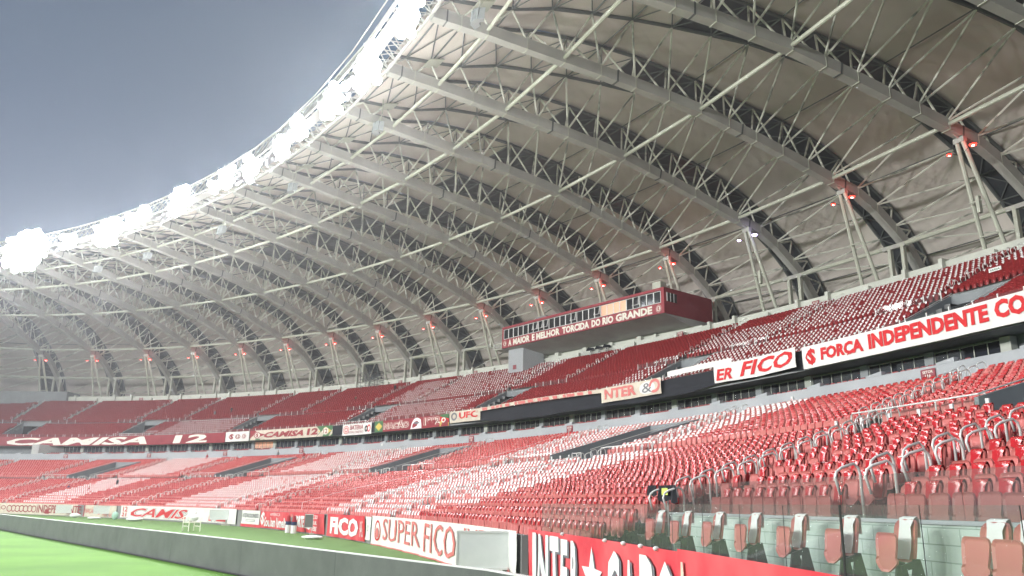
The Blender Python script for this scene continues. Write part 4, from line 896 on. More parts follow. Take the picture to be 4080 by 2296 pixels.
for i in range(12): w.hexa([W(5.36+.0, 1.0+.33*i, 21.6-.2*i), W(5.46, 1.0+.33*i, 21.6-.2*i), W(5.46, 1.3+.33*i, 21.6-.2*i), W(5.36, 1.3+.33*i, 21.6-.2*i)], [W(5.36, 1.0+.33*i, 21.66-.2*i), W(5.46, 1.0+.33*i, 21.66-.2*i), W(5.46, 1.3+.33*i, 21.66-.2*i), W(5.36, 1.3+.33*i, 21.66-.2*i)])
w.build('tread', 'steel_lt', sg_)
w = MB(); w.hexa([W(5.42, -1, 22.35), W(5.56, -1, 22.35), W(5.56, 1.5, 22.35), W(5.42, 1.5, 22.35)], [W(5.42, -1, 22.5), W(5.56, -1, 22.5), W(5.56, 1.5, 22.5), W(5.42, 1.5, 22.5)])
w.build('landing', 'steel_lt', sg_)
w = MB()
for z in (22.75, 23.0, 23.25, 23.5): w.pipe([W(5.42, -1, z), W(5.56, -1, z), W(5.56, 1.5, z)], .025, 4)
for s, d in ((5.56, -1), (5.42, -1), (5.56, 1.5)): w.tube(W(s, d, 22.5), W(s, d, 23.5), .03, 4)
w.build('landing_rail', 'rail_white', sg_)
# cream panels under the box between piers
for i, (a, b_) in enumerate(((3.02, 3.52), (3.62, 3.94), (4.03, 4.35), (4.47, 4.80), (4.86, 5.04))):
    r = empty('balustrade', W(a, 3.3, 19.1), 'cream balustrade panel under the press box, %s from the right' % ordn(i), 'panel', 'cream panels under the press box'); w = MB(); wall(w, a, b_, 3.3, 19.0, 3.3, 20.95, .2, 3); w.build('panel', 'white_wall', r)
    w = MB(); q_ = [W(b_, 3.3, 19), W(b_+.06, 3.3, 19), W(b_+.06, 5.5, 19), W(b_, 5.5, 19)]; w.hexa(q_, [p+Vector((0, 0, 2.5)) for p in q_]); w.build('pier', 'white_wall', r)
# camera stand with three covered cameras
ps = empty('camera_platform', W(4.13, 2.4, 19.2), 'railed white platform in front of the cream panels carrying three covered cameras', 'platform')
w = MB(); w.hexa([W(3.93, 2.2, 19.45), W(4.33, 2.2, 19.45), W(4.33, 3.4, 19.45), W(3.93, 3.4, 19.45)], [W(3.93, 2.2, 19.6), W(4.33, 2.2, 19.6), W(4.33, 3.4, 19.6), W(3.93, 3.4, 19.6)])
for s in (3.95, 4.13, 4.31):
    w.box(W(s, 2.4, 18.8), .08, .08, .7, 0)
w.build('deck', 'rail_white', ps)
w = MB()
for z in (19.85, 20.1, 20.35, 20.6): w.pipe([W(3.93, 3.3, z), W(3.93, 2.2, z), W(4.33, 2.2, z), W(4.33, 3.3, z)], .022, 4)
for s in (3.93, 4.06, 4.2, 4.33): w.tube(W(s, 2.2, 19.6), W(s, 2.2, 20.6), .03, 4)
w.build('rail', 'metal_lt', ps)
for i, s in enumerate((3.99, 4.11, 4.24)):
    r = empty('covered_camera', W(s, 2.8, 19.6), 'black covered television camera on a tripod, %s of three from the right' % ordn(i), 'camera', 'covered cameras under the press box'); w = MB(); p = W(s, 2.8, 20.75); 
    for a in (0, 2.1, 4.2): w.tube(p, p+Vector((math.cos(a)*.4, math.sin(a)*.4, -1.15)), .035, 5)
    w.build('tripod', 'bracket', r); w = MB(); w.hexa([p+Vector((-.6, -.3, 0)), p+Vector((.55, -.35, .05)), p+Vector((.55, .35, .05)), p+Vector((-.6, .3, 0))], [p+Vector((-.35, -.2, .42)), p+Vector((.45, -.2, .35)), p+Vector((.45, .2, .35)), p+Vector((-.35, .2, .42))]); w.build('cover', 'dark_cloth', r)
# scaffold platform farther left on the upper rim
r = empty('scaffold_tower', W(8.22, 2.5, 19), 'small grey scaffold tower interrupting the cream parapet on the left', 'scaffold'); w = MB()
for s in (8.05, 8.22, 8.4):
    for d in (1.8, 3.2): w.tube(W(s, d, 18.5), W(s, d, 22.6), .05, 4)
for z in (19.6, 20.2, 20.8, 21.4, 22.0, 22.6): w.pipe([W(8.05, 1.8, z), W(8.4, 1.8, z), W(8.4, 3.2, z), W(8.05, 3.2, z), W(8.05, 1.8, z)], .035, 4)
w.tube(W(8.05, 1.8, 19.6), W(8.4, 1.8, 22.6), .03, 4); w.tube(W(8.4, 1.8, 19.6), W(8.05, 1.8, 22.6), .03, 4); w.build('frame', 'steel_dk', r)

# ================================================================ BANNERS
def bfn(sL, sR, z0, z1, d, amp=.03, fr=13., slack=0.0):
    def f(a, b, o):
        s = sL+(sR-sL)*a; rp = amp*(math.sin(s*fr+b*2.1)+.6*math.sin(s*fr*2.3+b*4+1)) * (1.2-b)
        return W(s, d-o-rp-.02, z0+(z1-z0)*b-slack*math.sin(math.pi*min(max(a, 0), 1))*(1-.2*b))
    return f
def banner(label, sL, sR, z0, z1, d, cloth, items, group, amp=.03, fr=13., cat='banner', slack=0.0, extra=None, lm='letter'):
    f = bfn(sL, sR, z0, z1, d, amp, fr, slack); root = empty('banner', W((sL+sR)/2, d, z0), label, cat, group)
    n = max(12, int(abs(sL-sR)*70)); b = MB(); patch(b, f, 0, 1, 0, 1, 0, n, 4); b.build('cloth', cloth, root, smooth=True)
    mats = []; b = MB()
    for it in items:
        kind, m = it[0], it[1]
        if m not in mats: mats.append(m)
        mi = mats.index(m)
        if kind == 't': _, m, txt, a0, a1, b0, b1, bold, sh = it[:9]; put_text(b, txt, f, a0, a1, b0, b1, (it[9] if len(it) > 9 else .02)+.018, bold, sh, cuts=int(6+abs(sL-sR)*abs(a1-a0)*22), mi=mi, jit=(it[10] if len(it) > 10 else 0))
        elif kind == 'p': _, m, a0, a1, b0, b1, o = it[:7]; patch(b, f, a0, a1, b0, b1, o, max(1, int(abs(sL-sR)*abs(a1-a0)*25)), 2, mi)
        elif kind == 'poly': _, m, pts, o = it[:4]; b.face([f(x, y, o) for x, y in pts], mi)
        elif kind == 'd': _, m, ca, cb, ra, rb, o = it[:7]; disc(b, f, ca, cb, ra, rb, o, r0=(it[7] if len(it) > 7 else 0), mi=mi)
        elif kind == 'c':
            _, m, ca, cb, ra, rb, o, m2, ring_ = it[:9]
            if m2 not in mats: mats.append(m2)
            crest(b, f, ca, cb, ra, rb, o, mi, mats.index(m2), ring_)
    if b.v: b.build('lettering', mats, root)
    if extra: extra(root, f)
    return root
UG = 'banners along the front of the upper tier'; LG = 'banners along the foot of the lower tier'
dU = -16.32
def asp(sL, sR, z0, z1, d): return (z1-z0)/(abs(sL-sR)*speed((sL+sR)/2, d))   # banner height over its length
# upper tier, right to left
L_ = asp(-.06, -3.6, 9.5, 11.1, dU)
banner('long white banner with heavy red capitals and monogram, upper tier front at right', -.06, -3.6, 9.52, 11.08, dU-.1, 'cloth_white',
  [('c', 'paint_red', .022, .5, .015, .36, .02, 'cloth_white', False), ('t', 'paint_red', 'FORÇA', .045, .142, .13, .80, .05, 0), ('t', 'paint_red', 'INDEPENDENTE', .153, .376, .26, .88, .05, 0), ('t', 'paint_red', 'COLORADA', .386, .56, .26, .92, .05, 0)], UG)
banner('white banner with ragged red letters, half folded, left of the long white one', .80, -.02, 9.75, 11.2, dU-.3, 'cloth_white',
  [('t', 'paint_red', 'ER', .04, .27, .12, .74, .03, .12, .02, .004), ('t', 'paint_red', 'FICO', .37, .97, .14, .90, .03, .10, .02, .004)], UG, amp=.06, slack=.10)
def foldf(s0, s1, z0, z1, d, sag): return [[W(s, d-.05-.04*math.sin(s*40), z0+(z1-z0)*j/3+sag*math.sin(math.pi*(s-s0)/(s1-s0))) for s in arc(s0, s1, 30)] for j in range(4)]
b = MB(); b.grid(foldf(.62, 1.36, 11.08, 11.55, dU-.1, .05)); r = b.build('folded_banner', 'cloth_white', smooth=True, label='white rolled cloth edge blown up above the black drape, right of the rooftop press box', cat='banner', group=UG)
banner('pale banner with faded red letters and a lion drawing, hanging below the press box', 2.22, 1.42, 9.72, 11.15, dU-.3, 'cloth_cream',
  [('t', 'paint_pink', 'NTER', .06, .60, .20, .88, .04, 0, .02, .008), ('d', 'cloth_white', .78, .5, .13, .40, .02), ('d', 'paint_pink', .90, .55, .09, .44, .026, .6), ('t', 'paint_grey', '&', .70, .86, .2, .8, 0, 0, .03)], UG, amp=.04)
b = MB(); b.grid(foldf(2.2, 4.25, 10.72, 11.1, dU-.25, .22)); r = b.build('folded_banner', 'cloth_cream', smooth=True, label='long pale banner folded into a narrow strip over the black drape', cat='banner', group=UG)
b = MB()
for i in range(14):
    s = 2.35+i*.13; w_ = .05+.03*(i % 3); b.grid([[W(s, dU-.33-.04*math.sin(s*40), 10.74+.22*math.sin(math.pi*(s-2.2)/2.05)), W(s+w_, dU-.33-.04*math.sin(s*40+w_*40), 10.74+.22*math.sin(math.pi*(s+w_-2.2)/2.05))], [W(s+.01, dU-.33-.04*math.sin(s*40), 11.05+.22*math.sin(math.pi*(s-2.2)/2.05)), W(s+w_+.01, dU-.33-.04*math.sin(s*40+w_*40), 11.05+.22*math.sin(math.pi*(s+w_-2.2)/2.05))]])
b.build('painted_stripe', 'paint_pink', r)
banner('pale banner piece reading U F C in red, left of the folded strip', 4.73, 4.17, 9.72, 11.12, dU-.25, 'cloth_cream',
  [('t', 'paint_red', 'UFC', .32, .92, .30, .86, .03, 0, .02, .01), ('d', 'paint_grey', .15, .55, .10, .36, .02, .55)], UG, amp=.04)
banner('maroon banner with outlined white letters between green corner flags and the year 1992', 6.22, 4.77, 9.48, 10.98, dU, 'cloth_maroon',
  [('p', 'green', 0, .115, 0, 1, .012), ('poly', 'yellow', [(.01, .5), (.058, .88), (.105, .5), (.058, .12)], .02), ('d', 'paint_darkred', .058, .5, .026, .2, .026),
   ('t', 'letter_cream', 'NAÇÃO', .125, .475, .06, .90, .075, 0, .02), ('t', 'paint_darkred', 'NAÇÃO', .13, .47, .10, .88, .01, 0, .03),
   ('t', 'letter_cream', '1992', .675, .89, .18, .90, .075, 0, .02), ('t', 'paint_darkred', '1992', .68, .885, .21, .87, .01, 0, .03),
   ('poly', 'letter_white', [(.50, .02), (.51, .5), (.54, .9), (.585, .98), (.63, .8), (.64, .4), (.645, .02)], .015), ('poly', 'paint_grey', [(.53, .5), (.56, .62), (.6, .6), (.62, .5), (.575, .40)], .022),
   ('poly', 'green', [(.885, 1), (1, 1), (1, .62), (.885, .85)], .012), ('poly', 'paint_red', [(.885, .85), (1, .62), (1, .28), (.885, .45)], .012), ('poly', 'yellow', [(.885, .45), (1, .28), (1, 0), (.885, 0)], .012), ('t', 'letter_cream', 'O', .905, .965, .3, .75, .04, 0, .03)], UG)
banner('small white banner reading BATERIA with a pink round crest and a drawing', 6.885, 6.285, 9.36, 10.92, dU, 'cloth_white',
  [('d', 'paint_pink', .13, .5, .10, .38, .02, .8), ('d', 'paint_pink', .13, .5, .06, .23, .02, .5), ('t', 'paint_darkred', 'BATERIA', .27, .72, .48, .90, .02, 0), ('t', 'paint_darkred', 'RITMO SINISTRO', .22, .72, .16, .36, .0, 0), ('d', 'paint_black', .82, .5, .05, .3, .02, .4), ('d', 'paint_red', .91, .52, .06, .34, .02, .6)], UG)
banner('cream banner with slanted dark red CAMISA 12 between a crest and a green yellow end', 8.90, 7.10, 9.47, 11.02, dU, 'cloth_cream',
  [('poly', 'paint_darkred', [(0, .2), (0, 1), (.06, 1), (.10, .75), (.19, .55), (.09, .2)], .012), ('poly', 'green', [(0, 0), (0, .2), (.09, .2), (.2, 0)], .012), ('c', 'letter_cream', .095, .5, .042, .36, .02, 'paint_darkred', True),
   ('t', 'paint_darkred', 'CAMISA', .18, .675, .20, .78, .045, .08), ('t', 'paint_darkred', '12', .70, .83, .22, .86, .045, .08), ('poly', 'green', [(.81, 1), (1, 1), (1, 0), (.81, 0), (.86, .5)], .012), ('poly', 'yellow', [(.83, .5), (.92, .9), (.99, .5), (.92, .1)], .018), ('d', 'letter_cream', .92, .5, .035, .34, .024), ('t', 'paint_darkred', '12', .898, .942, .28, .72, .02, 0, .032)], UG)
banner('white banner square with three small dark red crests side by side', 9.44, 8.92, 9.42, 11.0, dU, 'cloth_white',
  [('c', 'paint_darkred', .26, .5, .13, .28, .02, 'cloth_white', False), ('d', 'paint_darkred', .53, .5, .10, .26, .02, .8), ('t', 'paint_darkred', '12', .46, .60, .36, .64, .02, 0), ('c', 'paint_darkred', .79, .5, .10, .27, .02, 'cloth_white', True)], UG)
banner('very long maroon banner with wide slanted cream CAMISA 12 at the far left', 14.9, 9.45, 9.33, 11.0, dU, 'cloth_maroon',
  [('t', 'letter_cream', 'CAMISA', .125, .70, .08, .90, .04, .07), ('t', 'letter_cream', '12', .79, .93, .10, .92, .04, .07)], UG)
b = MB(); 
# lower front wall, left to right
dL = -46.2
banner('cream banner with a chain of crests before dark red INDEPENDENTE capitals', 11.4, 8.19, -2.12, -.75, dL, 'cloth_cream',
  [('t', 'paint_darkred', 'NAÇÃO', .22, .405, .28, .88, .01, 0)]+[('d', 'paint_darkred', .432+.034*i, .5+.02*(i % 2), .021, .33, .02+.002*i, .72) for i in range(7)]+[('t', 'paint_darkred', 'INDEPENDENTE', .665, 1.03, .18, .90, .015, 0), ('poly', 'paint_darkred', [(.73, .1), (.73, .5), (.76, .5), (.765, .1)], .025)], LG)
banner('small pink-white banner reading NACAO with a maroon side edge', 8.02, 7.13, -2.14, -.78, dL, 'cloth_cream',
  [('p', 'paint_darkred', 0, .035, 0, 1, .012), ('t', 'paint_pink', 'NAÇÃO', .06, .36, .22, .82, .01, 0), ('d', 'paint_pink', .47, .5, .05, .3, .02, .5), ('t', 'paint_pink', 'MANO', .60, .93, .08, .34, .0, 0)], LG)
banner('long white banner with slanted red outlined CAMISA 12 beside the trolley', 7.01, 3.78, -2.05, -.72, dL, 'cloth_white',
  [('t', 'paint_red', '12', .02, .06, .50, .92, .02, 0), ('t', 'paint_red', '21', .015, .055, .10, .42, .02, 0), ('t', 'paint_grey', 'CAMISA', .088, .685, .06, .88, .075, .09, .014), ('t', 'cloth_white', 'CAMISA', .09, .683, .07, .87, .055, .09, .020), ('t', 'paint_red', 'CAMISA', .095, .678, .12, .82, .02, .09, .028),
   ('t', 'paint_grey', '12', .765, .93, .06, .88, .06, .08, .014), ('t', 'cloth_white', '12', .767, .928, .07, .87, .045, .08, .02), ('t', 'paint_red', '12', .772, .923, .12, .82, .02, .08, .028)], LG)
banner('white banner with narrow black and red capitals above a small plate', 3.62, 3.12, -1.92, -.79, dL, 'cloth_white',
  [('t', 'paint_grey', 'AUTISTAS COLORADOS', .05, .94, .48, .78, .02, 0), ('p', 'paint_grey', .26, .72, .20, .34, .012), ('p', 'cloth_white', .275, .705, .225, .315, .02)], LG)
b = MB(); fq = bfn(3.66, 3.1, -2.15, -1.92, -46.15); patch(b, fq, 0, 1, 0, 1, 0, 8, 1); b.build('cloth_strip', 'cloth_red', label='red cloth strip hanging under the white narrow-letter banner', cat='banner')
banner('red banner with a monogram and flowing white script letters', 3.10, 2.31, -2.1, -.79, dL, 'cloth_red',
  [('c', 'letter_white', .10, .55, .085, .40, .02, 'cloth_red', False), ('t', 'letter_white', 'AMÉRICA', .36, .70, .74, .96, 0, 0), ('t', 'letter_white', 'Sou bem Vermelho', .19, .98, .08, .66, .025, 0, .02, .008)], LG, amp=.05)
banner('red banner reading CORTE beside a dark figure shape', 2.30, 1.86, -2.1, -.76, dL, 'cloth_red',
  [('t', 'letter_white', 'CORTE', .34, .98, .22, .84, .05, 0), ('poly', 'paint_grey', [(.10, .1), (.07, .5), (.12, .86), (.22, .9), (.26, .55), (.20, .1)], .02), ('d', 'paint_pink', .17, .80, .06, .09, .026)], LG, amp=.05)
banner('narrow red banner with rows of small white capitals left of the grey box', 1.84, 1.35, -2.1, -.78, dL, 'cloth_red',
  [('t', 'letter_white', 'S', .04, .30, .15, .85, .05, 0), ('t', 'letter_white', 'FC DO', .36, .66, .72, .92, .02, 0), ('t', 'letter_white', 'SUL', .36, .66, .44, .62, .02, 0), ('t', 'letter_white', 'UEBE', .36, .68, .12, .34, .02, 0)], LG, amp=.05)
banner('bright red banner with huge white FICO capitals', 1.27, .31, -2.13, -.74, dL, 'cloth_red',
  [('t', 'letter_white', 'FICO', .10, .86, .12, .88, .05, 0), ('t', 'letter_white', '1945', .90, .96, .15, .8, .0, 0, .02), ('p', 'paint_red', .96, 1, 0, 1, .012)], LG, amp=.05)
banner('tiny white banner with a black edge and small crest between two big banners', .29, .15, -2.0, -.75, dL, 'cloth_white', [('p', 'paint_black', 0, .1, .1, .9, .012), ('d', 'paint_grey', .5, .5, .16, .13, .02, .8)], LG)
banner('wide white banner with tall ragged coral SUPER FICO letters', .125, -2.55, -2.15, -.68, dL, 'cloth_white',
  [('p', 'paint_pink', 0, 1, -.03, .01, .012), ('d', 'paint_red', .055, .5, .024, .36, .02, .8), ('d', 'paint_pink', .055, .42, .013, .18, .026), ('t', 'paint_pink', 'SUPER', .10, .405, .20, .93, .0, .0, .02, .004), ('t', 'paint_pink', 'FICO', .445, .665, .12, .92, .0, 0, .02, .005), ('t', 'paint_pink', 'INTER', .72, .97, .25, .92, .0, 0, .02, .005)], LG, amp=.03, fr=16)
star = [(.5+.5*r_*math.sin(2*math.pi*i/10), .5+.5*r_*math.cos(2*math.pi*i/10)) for i, r_ in zip(range(10), (1, .42)*5)]
def ix(a): return a
banner('big red banner with tall white shadowed letters and a star, nearest the pale screen box', -2.70, -3.82, -2.15, -.585, dL, 'cloth_red',
  [('t', 'paint_grey', t, a0+.008, a1+.010, b0-.03, b1-.02, .045, 0, .014) for t, a0, a1, b0, b1 in (('I', .054, .087, .02, .96), ('N', .111, .205, .02, .95), ('T', .218, .290, .02, .95), ('E', .308, .368, .02, .93), ('R', .392, .445, .02, .93))]+
  [('t', 'letter_white', t, a0, a1, b0, b1, .04, 0, .024) for t, a0, a1, b0, b1 in (('I', .054, .087, .02, .96), ('N', .111, .205, .02, .95), ('T', .218, .290, .02, .95), ('E', .308, .368, .02, .93), ('R', .392, .445, .02, .93))]+
  [('poly', 'paint_grey', [(.468+.15*x, .14+.74*y-.03) for x, y in star], .014), ('poly', 'letter_white', [(.460+.15*x, .16+.74*y) for x, y in star], .024)]+
  [('t', 'paint_grey', t, a0+.008, a1+.010, b0-.03, b1-.02, .045, 0, .014) for t, a0, a1, b0, b1 in (('C', .638, .708, .0, .90), ('A', .733, .787, .0, .84), ('P', .82, .880, .0, .92), ('O', .900, .964, .0, .90))]+
  [('t', 'letter_white', t, a0, a1, b0, b1, .04, 0, .024) for t, a0, a1, b0, b1 in (('C', .638, .708, .0, .90), ('A', .733, .787, .0, .84), ('P', .82, .880, .0, .92), ('O', .900, .964, .0, .90))], LG, amp=.02, fr=26)
banner('coral red banner with plain white capitals running to the bottom right edge', -3.80, -4.75, -2.1, -.545, dL-.03, 'cloth_red',
  [('t', 'cloth_cream', 'A', .006, .052, .0, .90, .06, 0, .02), ('t', 'letter_white', 'NUNCA', .084, .34, .0, .74, .05, 0, .02)], LG, amp=.012, fr=22)
# ================================================================ SIGNS
def plate(label, s, d, z, w, h, m, lines, name='sector_sign', cat='sign', grp=None, lm='letter_cream'):
    k_ = speed(s, d); f = lambda a, b, o: W(s+(.5-a)*w/k_, d-o, z+(b-.5)*h)
    root = empty(name, W(s, d, z-h/2), label, cat, grp); b = MB(); b.hexa([f(0, 0, 0), f(1, 0, 0), f(1, 0, .04), f(0, 0, .04)], [f(0, 1, 0), f(1, 1, 0), f(1, 1, .04), f(0, 1, .04)]); b.build('board', m, root)
    b = MB()
    for t, a0, a1, b0, b1 in lines: put_text(b, t, f, a0, a1, b0, b1, .05, .02)
    if b.v: b.build('lettering', lm, root)
for s, n in ((-1.15, '116'), (2.48, '117'), (4.10, '118'), (7.50, '120'), (9.18, '121'), (10.9, '122'), (12.75, '123')):
    plate('maroon SETOR %s sign on the blue-grey middle wall' % n, s, -18.34, 7.33, .95 if s > -1 else 1.0, .66 if s > -1 else .55, 'sign', [('SETOR', .14, .86, .56, .84), (n, .3, .7, .12, .48)], grp='sector signs on the middle wall')
for s, n in ((-.09, '321'), (1.40, '322'), (2.95, '323'), (6.30, '325'), (7.75, '326'), (9.4, '327'), (11.0, '328'), (13.1, '329')):
    plate('maroon SETOR %s sign on the cream upper parapet' % n, s, 3.82 if s != 2.95 else 3.1, 20.55, .9, .62, 'sign', [('SETOR', .14, .86, .56, .84), (n, .28, .72, .12, .48)], grp='sector signs on the upper parapet')
plate('small white box on the middle wall between two maroon signs', 5.8, -18.36, 7.5, .35, .3, 'rail_white', [])
plate('small red and white notice on the middle wall near the handrails', -.13, -18.34, 7.25, .22, .3, 'rail_white', [('E', .3, .7, .1, .5)], lm='paint_red')
plate('small green exit sign over the upper stair opening at the right edge', -.92, -8.9, 15.15, .9, .25, 'rail_white', [('SAÍDA', .1, .9, .2, .8)], lm='green')
# ================================================================ SCREEN BOXES ON POSTS
def screen_box(label, s, z0, z1, w, m='screen', d=-47.0, turn=0.0):
    c = W(s, d, 0); e = Vector((c.y, -c.x, 0)).normalized(); e = Matrix.Rotation(turn, 3, 'Z') @ e; nr = Vector((-e.y, e.x, 0)); nr = -nr if nr.dot(c) > 0 else nr
    root = empty('screen_box', W(s, d, -EYE), label, 'light box', 'pale boxes in front of the low wall'); f = lambda a, b, o: c+e*(a-.5)*w+nr*o+Vector((0, 0, z0+(z1-z0)*b))
    b = MB(); b.hexa([f(0, 0, -.25), f(1, 0, -.25), f(1, 0, .0), f(0, 0, .0)], [f(0, 1, -.25), f(1, 1, -.25), f(1, 1, .0), f(0, 1, .0)]); b.build('case', 'steel', root)
    b = MB(); b.face([f(.03, .05, .012), f(.97, .05, .012), f(.97, .95, .012), f(.03, .95, .012)]); b.build('screen', m, root)
    b = MB()
    for (x0, x1, y0, y1) in ((0, .03, 0, 1), (.97, 1, 0, 1), (.03, .97, 0, .05), (.03, .97, .95, 1)): b.hexa([f(x0, y0, .0), f(x1, y0, .0), f(x1, y0, .03), f(x0, y0, .03)], [f(x0, y1, .0), f(x1, y1, .0), f(x1, y1, .03), f(x0, y1, .03)])
    b.build('frame', 'rail_white', root)
    b = MB(); q_ = [f(.86, 0, -.22), f(.93, 0, -.22), f(.93, 0, -.08), f(.86, 0, -.08)]; b.hexa([p-Vector((0, 0, z0+EYE-.15)) for p in q_], q_); b.build('post', 'steel', root)
    b = MB(); b.box(f(.9, 0, -.15)-Vector((0, 0, z0+EYE-.01)), w*.5, .7, .16, math.atan2(e.y, e.x)); b.build('foot_block', 'wood', root)
screen_box('large pale screen box on a post between the coral lettered and the star banners', -2.44, -1.74, -.72, 1.52, d=-46.9)
screen_box('slim grey box seen edge-on left of the huge FICO banner', 1.45, -1.70, -.80, .55, 'screen_dk')
screen_box('pale screen box covering the end of the long slanted-letter banner', 4.02, -1.70, -.83, 1.62)
screen_box('pale screen box right of the small pink-white banner', 7.35, -1.72, -.84, 1.75)
screen_box('pale screen box at the end of the cream banner with crests, far left', 8.38, -1.82, -.85, 1.9)
# ================================================================ GLASS SCREENS NEAR THE CAMERA
JS = [-2.815, -3.0, -3.173, -3.316, -3.465, -3.615, -3.75, -3.88, -4.011, -4.135, -4.262, -4.395, -4.514, -4.63, -4.75]
for i, (a, b_) in enumerate(zip(JS[:-1], JS[1:])):
    z0 = -.66 if i < 4 else -.60; tk = .0016 if i in (9, 12) else .0004
    r = empty('glass_barrier', W(a, -46.15, z0), 'frameless front glass panel above the red banners, %s from its left end' % ordn(i), 'glass panel', 'front glass panels')
    b = MB(); q_ = [W(a-.0015, -46.15, z0), W(b_+.0015, -46.15, z0), W(b_+.0015, -46.135, z0), W(a-.0015, -46.135, z0)]; b.hexa(q_, [p+Vector((0, 0, .045-z0)) for p in q_]); b.build('pane', 'glass', r)
    b = MB(); q_ = [W(b_-tk, -46.152, z0), W(b_+tk, -46.152, z0), W(b_+tk, -46.149 if tk < .001 else -46.14, z0), W(b_-tk, -46.149 if tk < .001 else -46.14, z0)]; b.hexa(q_, [p+Vector((0, 0, .045-z0)) for p in q_]); b.build('joint', 'paint_black', r)
J2 = [-2.96, -3.11, -3.26, -3.40, -3.548, -3.683, -3.836, -3.988, -4.12, -4.25, -4.38]
for i, (a, b_) in enumerate(zip(J2[:-1], J2[1:])):
    r = empty('glass_barrier', W(a, -43.15, -.11), 'rear glass panel standing on the green block wall, %s from its left end' % ordn(i), 'glass panel', 'rear glass panels')
    b = MB(); q_ = [W(a-.0015, -43.15, -.11), W(b_+.0015, -43.15, -.11), W(b_+.0015, -43.135, -.11), W(a-.0015, -43.135, -.11)]; b.hexa(q_, [p+Vector((0, 0, .62)) for p in q_]); b.build('pane', 'glass2' if i < 4 else 'glass', r)
    b = MB(); q_ = [W(b_-.0004, -43.152, -.11), W(b_+.0004, -43.152, -.11), W(b_+.0004, -43.149, -.11), W(b_-.0004, -43.149, -.11)]; b.hexa(q_, [p+Vector((0, 0, .62)) for p in q_]); b.build('joint', 'paint_black', r)
# black garments with a yellow-green paper over the rear glass
r = empty('black_jacket', W(-2.9, -43.05, .1), 'black garments hung over the first rear glass panel, yellow-green paper on them', 'clothing')
k_ = speed(-2.9, -43.3); 
def gq(s, z, o=0): return W(s, -43.22-o, z)
b = MB(); b.grid([[gq(s, z+(.05*math.sin(s*90) if z < .2 else 0), .03*math.sin(s*130+z*5)) for s in arc(-2.848, -2.965, 9)] for z in (.13, .26, .40, .52)]); b.build('jacket', 'dark_cloth', r)
b = MB(); b.grid([[gq(s, z+(.03*math.sin(s*110) if z < .3 else 0), .03*math.sin(s*120+z*5)) for s in arc(-2.772, -2.838, 6)] for z in (.27, .40, .54)]); b.build('shirt', 'dark_cloth', r)
b = MB(); b.face([gq(-2.885, .29, .06), gq(-2.925, .29, .06), gq(-2.925, .45, .06), gq(-2.885, .45, .06)]); b.build('paper', 'paper', r)
# yellow step marks
for s, d in ((-3.47, -42.9), (-3.39, -42.9), (-2.74, -43.6), (-2.66, -43.6)):
    b = MB(); b.box(W(s, d, low(-43.2)+.02), .1, .3, .14, yaw(s)); b.build('step_marker', 'yellow', label='small yellow step marker block at the foot of a stair aisle', cat='step marker', group='yellow step markers')
# ================================================================ LOOP HANDRAILS
def rail_mesh(detail=6):
    b = MB(); pts = [(0, 0, 0), (0, 0, .96), (0, -.03, 1.08), (0, -.12, 1.15), (0, -.38, 1.07), (0, -.48, 1.0), (0, -.52, .90), (0, -.44, .62)]
    b.pipe(pts, .025, detail); me = bpy.data.meshes.new('rail'); me.from_pydata(b.v, [], b.f); me.polygons.foreach_set('use_smooth', [True]*len(b.f)); me.materials.append(M['chrome']); return me
RM, RM2 = rail_mesh(8), rail_mesh(4)
cand = []
for lst, rows, f, upf in ((AISLE_LO, [d for d in LD if d < -31.8], low, 0), (AISLE_HI, [d for d in LD if d > -31.3], low, 0)):
    for ai, (a, m, rf) in enumerate(lst):
        for ri, d in enumerate(rows):
            s = a+m*(d-rf)
            if invom(s, d, .05): continue
            if s < PIT and d < -43: continue
            for sg in (-1, 1):
                p = W(s+sg*.50/9.5, d+.2, f(d))
                if inview(p, .02): cand.append((pix(p)[2], p, yaw(s), 0, ai, ri, sg, lst is AISLE_LO, s))
for ai, a in enumerate(AISLE_UP):
    for ri, d in enumerate([d for d in UD if d > -7.4]):
        for sg in (-1, 1):
            if ri % 2 and sg > 0: continue
            p = W(a+sg*.48/12, d+.2, upp(d))
            if inview(p, .02): cand.append((pix(p)[2], p, yaw(a), 1, ai, ri, sg, False, a))
cand.sort(key=lambda t: t[0])
for i, (dist, p, a, u, ai, ri, sg, lo_, s) in enumerate(cand[:290]):
    o = bpy.data.objects.new('loop_railing', RM if dist < 45 else RM2); COL.objects.link(o); o.location = p; o.rotation_euler = (0, 0, a-math.pi/2+(.12 if sg > 0 else -.05))
    where = ('lower tier bottom half' if lo_ else 'lower tier top half') if not u else 'upper tier'
    tag(o, 'steel loop handrail, %s, %s side of stair %d, step %d' % (where, 'far' if sg > 0 else 'near', ai+1, ri+1), 'handrail', 'loop handrails beside the stair aisles')
if len(cand) > 290:
    b = MB()
    for (dist, p, a, u, ai, ri, sg, lo_, s) in cand[290:]:
        c, n = math.cos(a-math.pi/2), math.sin(a-math.pi/2); T_ = lambda x, y, z: (p.x+x*c-y*n, p.y+x*n+y*c, p.z+z)
        b.pipe([T_(0, 0, 0), T_(0, 0, 1.08), T_(0, -.15, 1.14), T_(0, -.48, 1.0), T_(0, -.45, .65)], .034, 4)
    b.build('far_handrails', 'chrome', label='rows of small steel loop handrails on the far stair aisles', cat='handrails', kind='stuff')
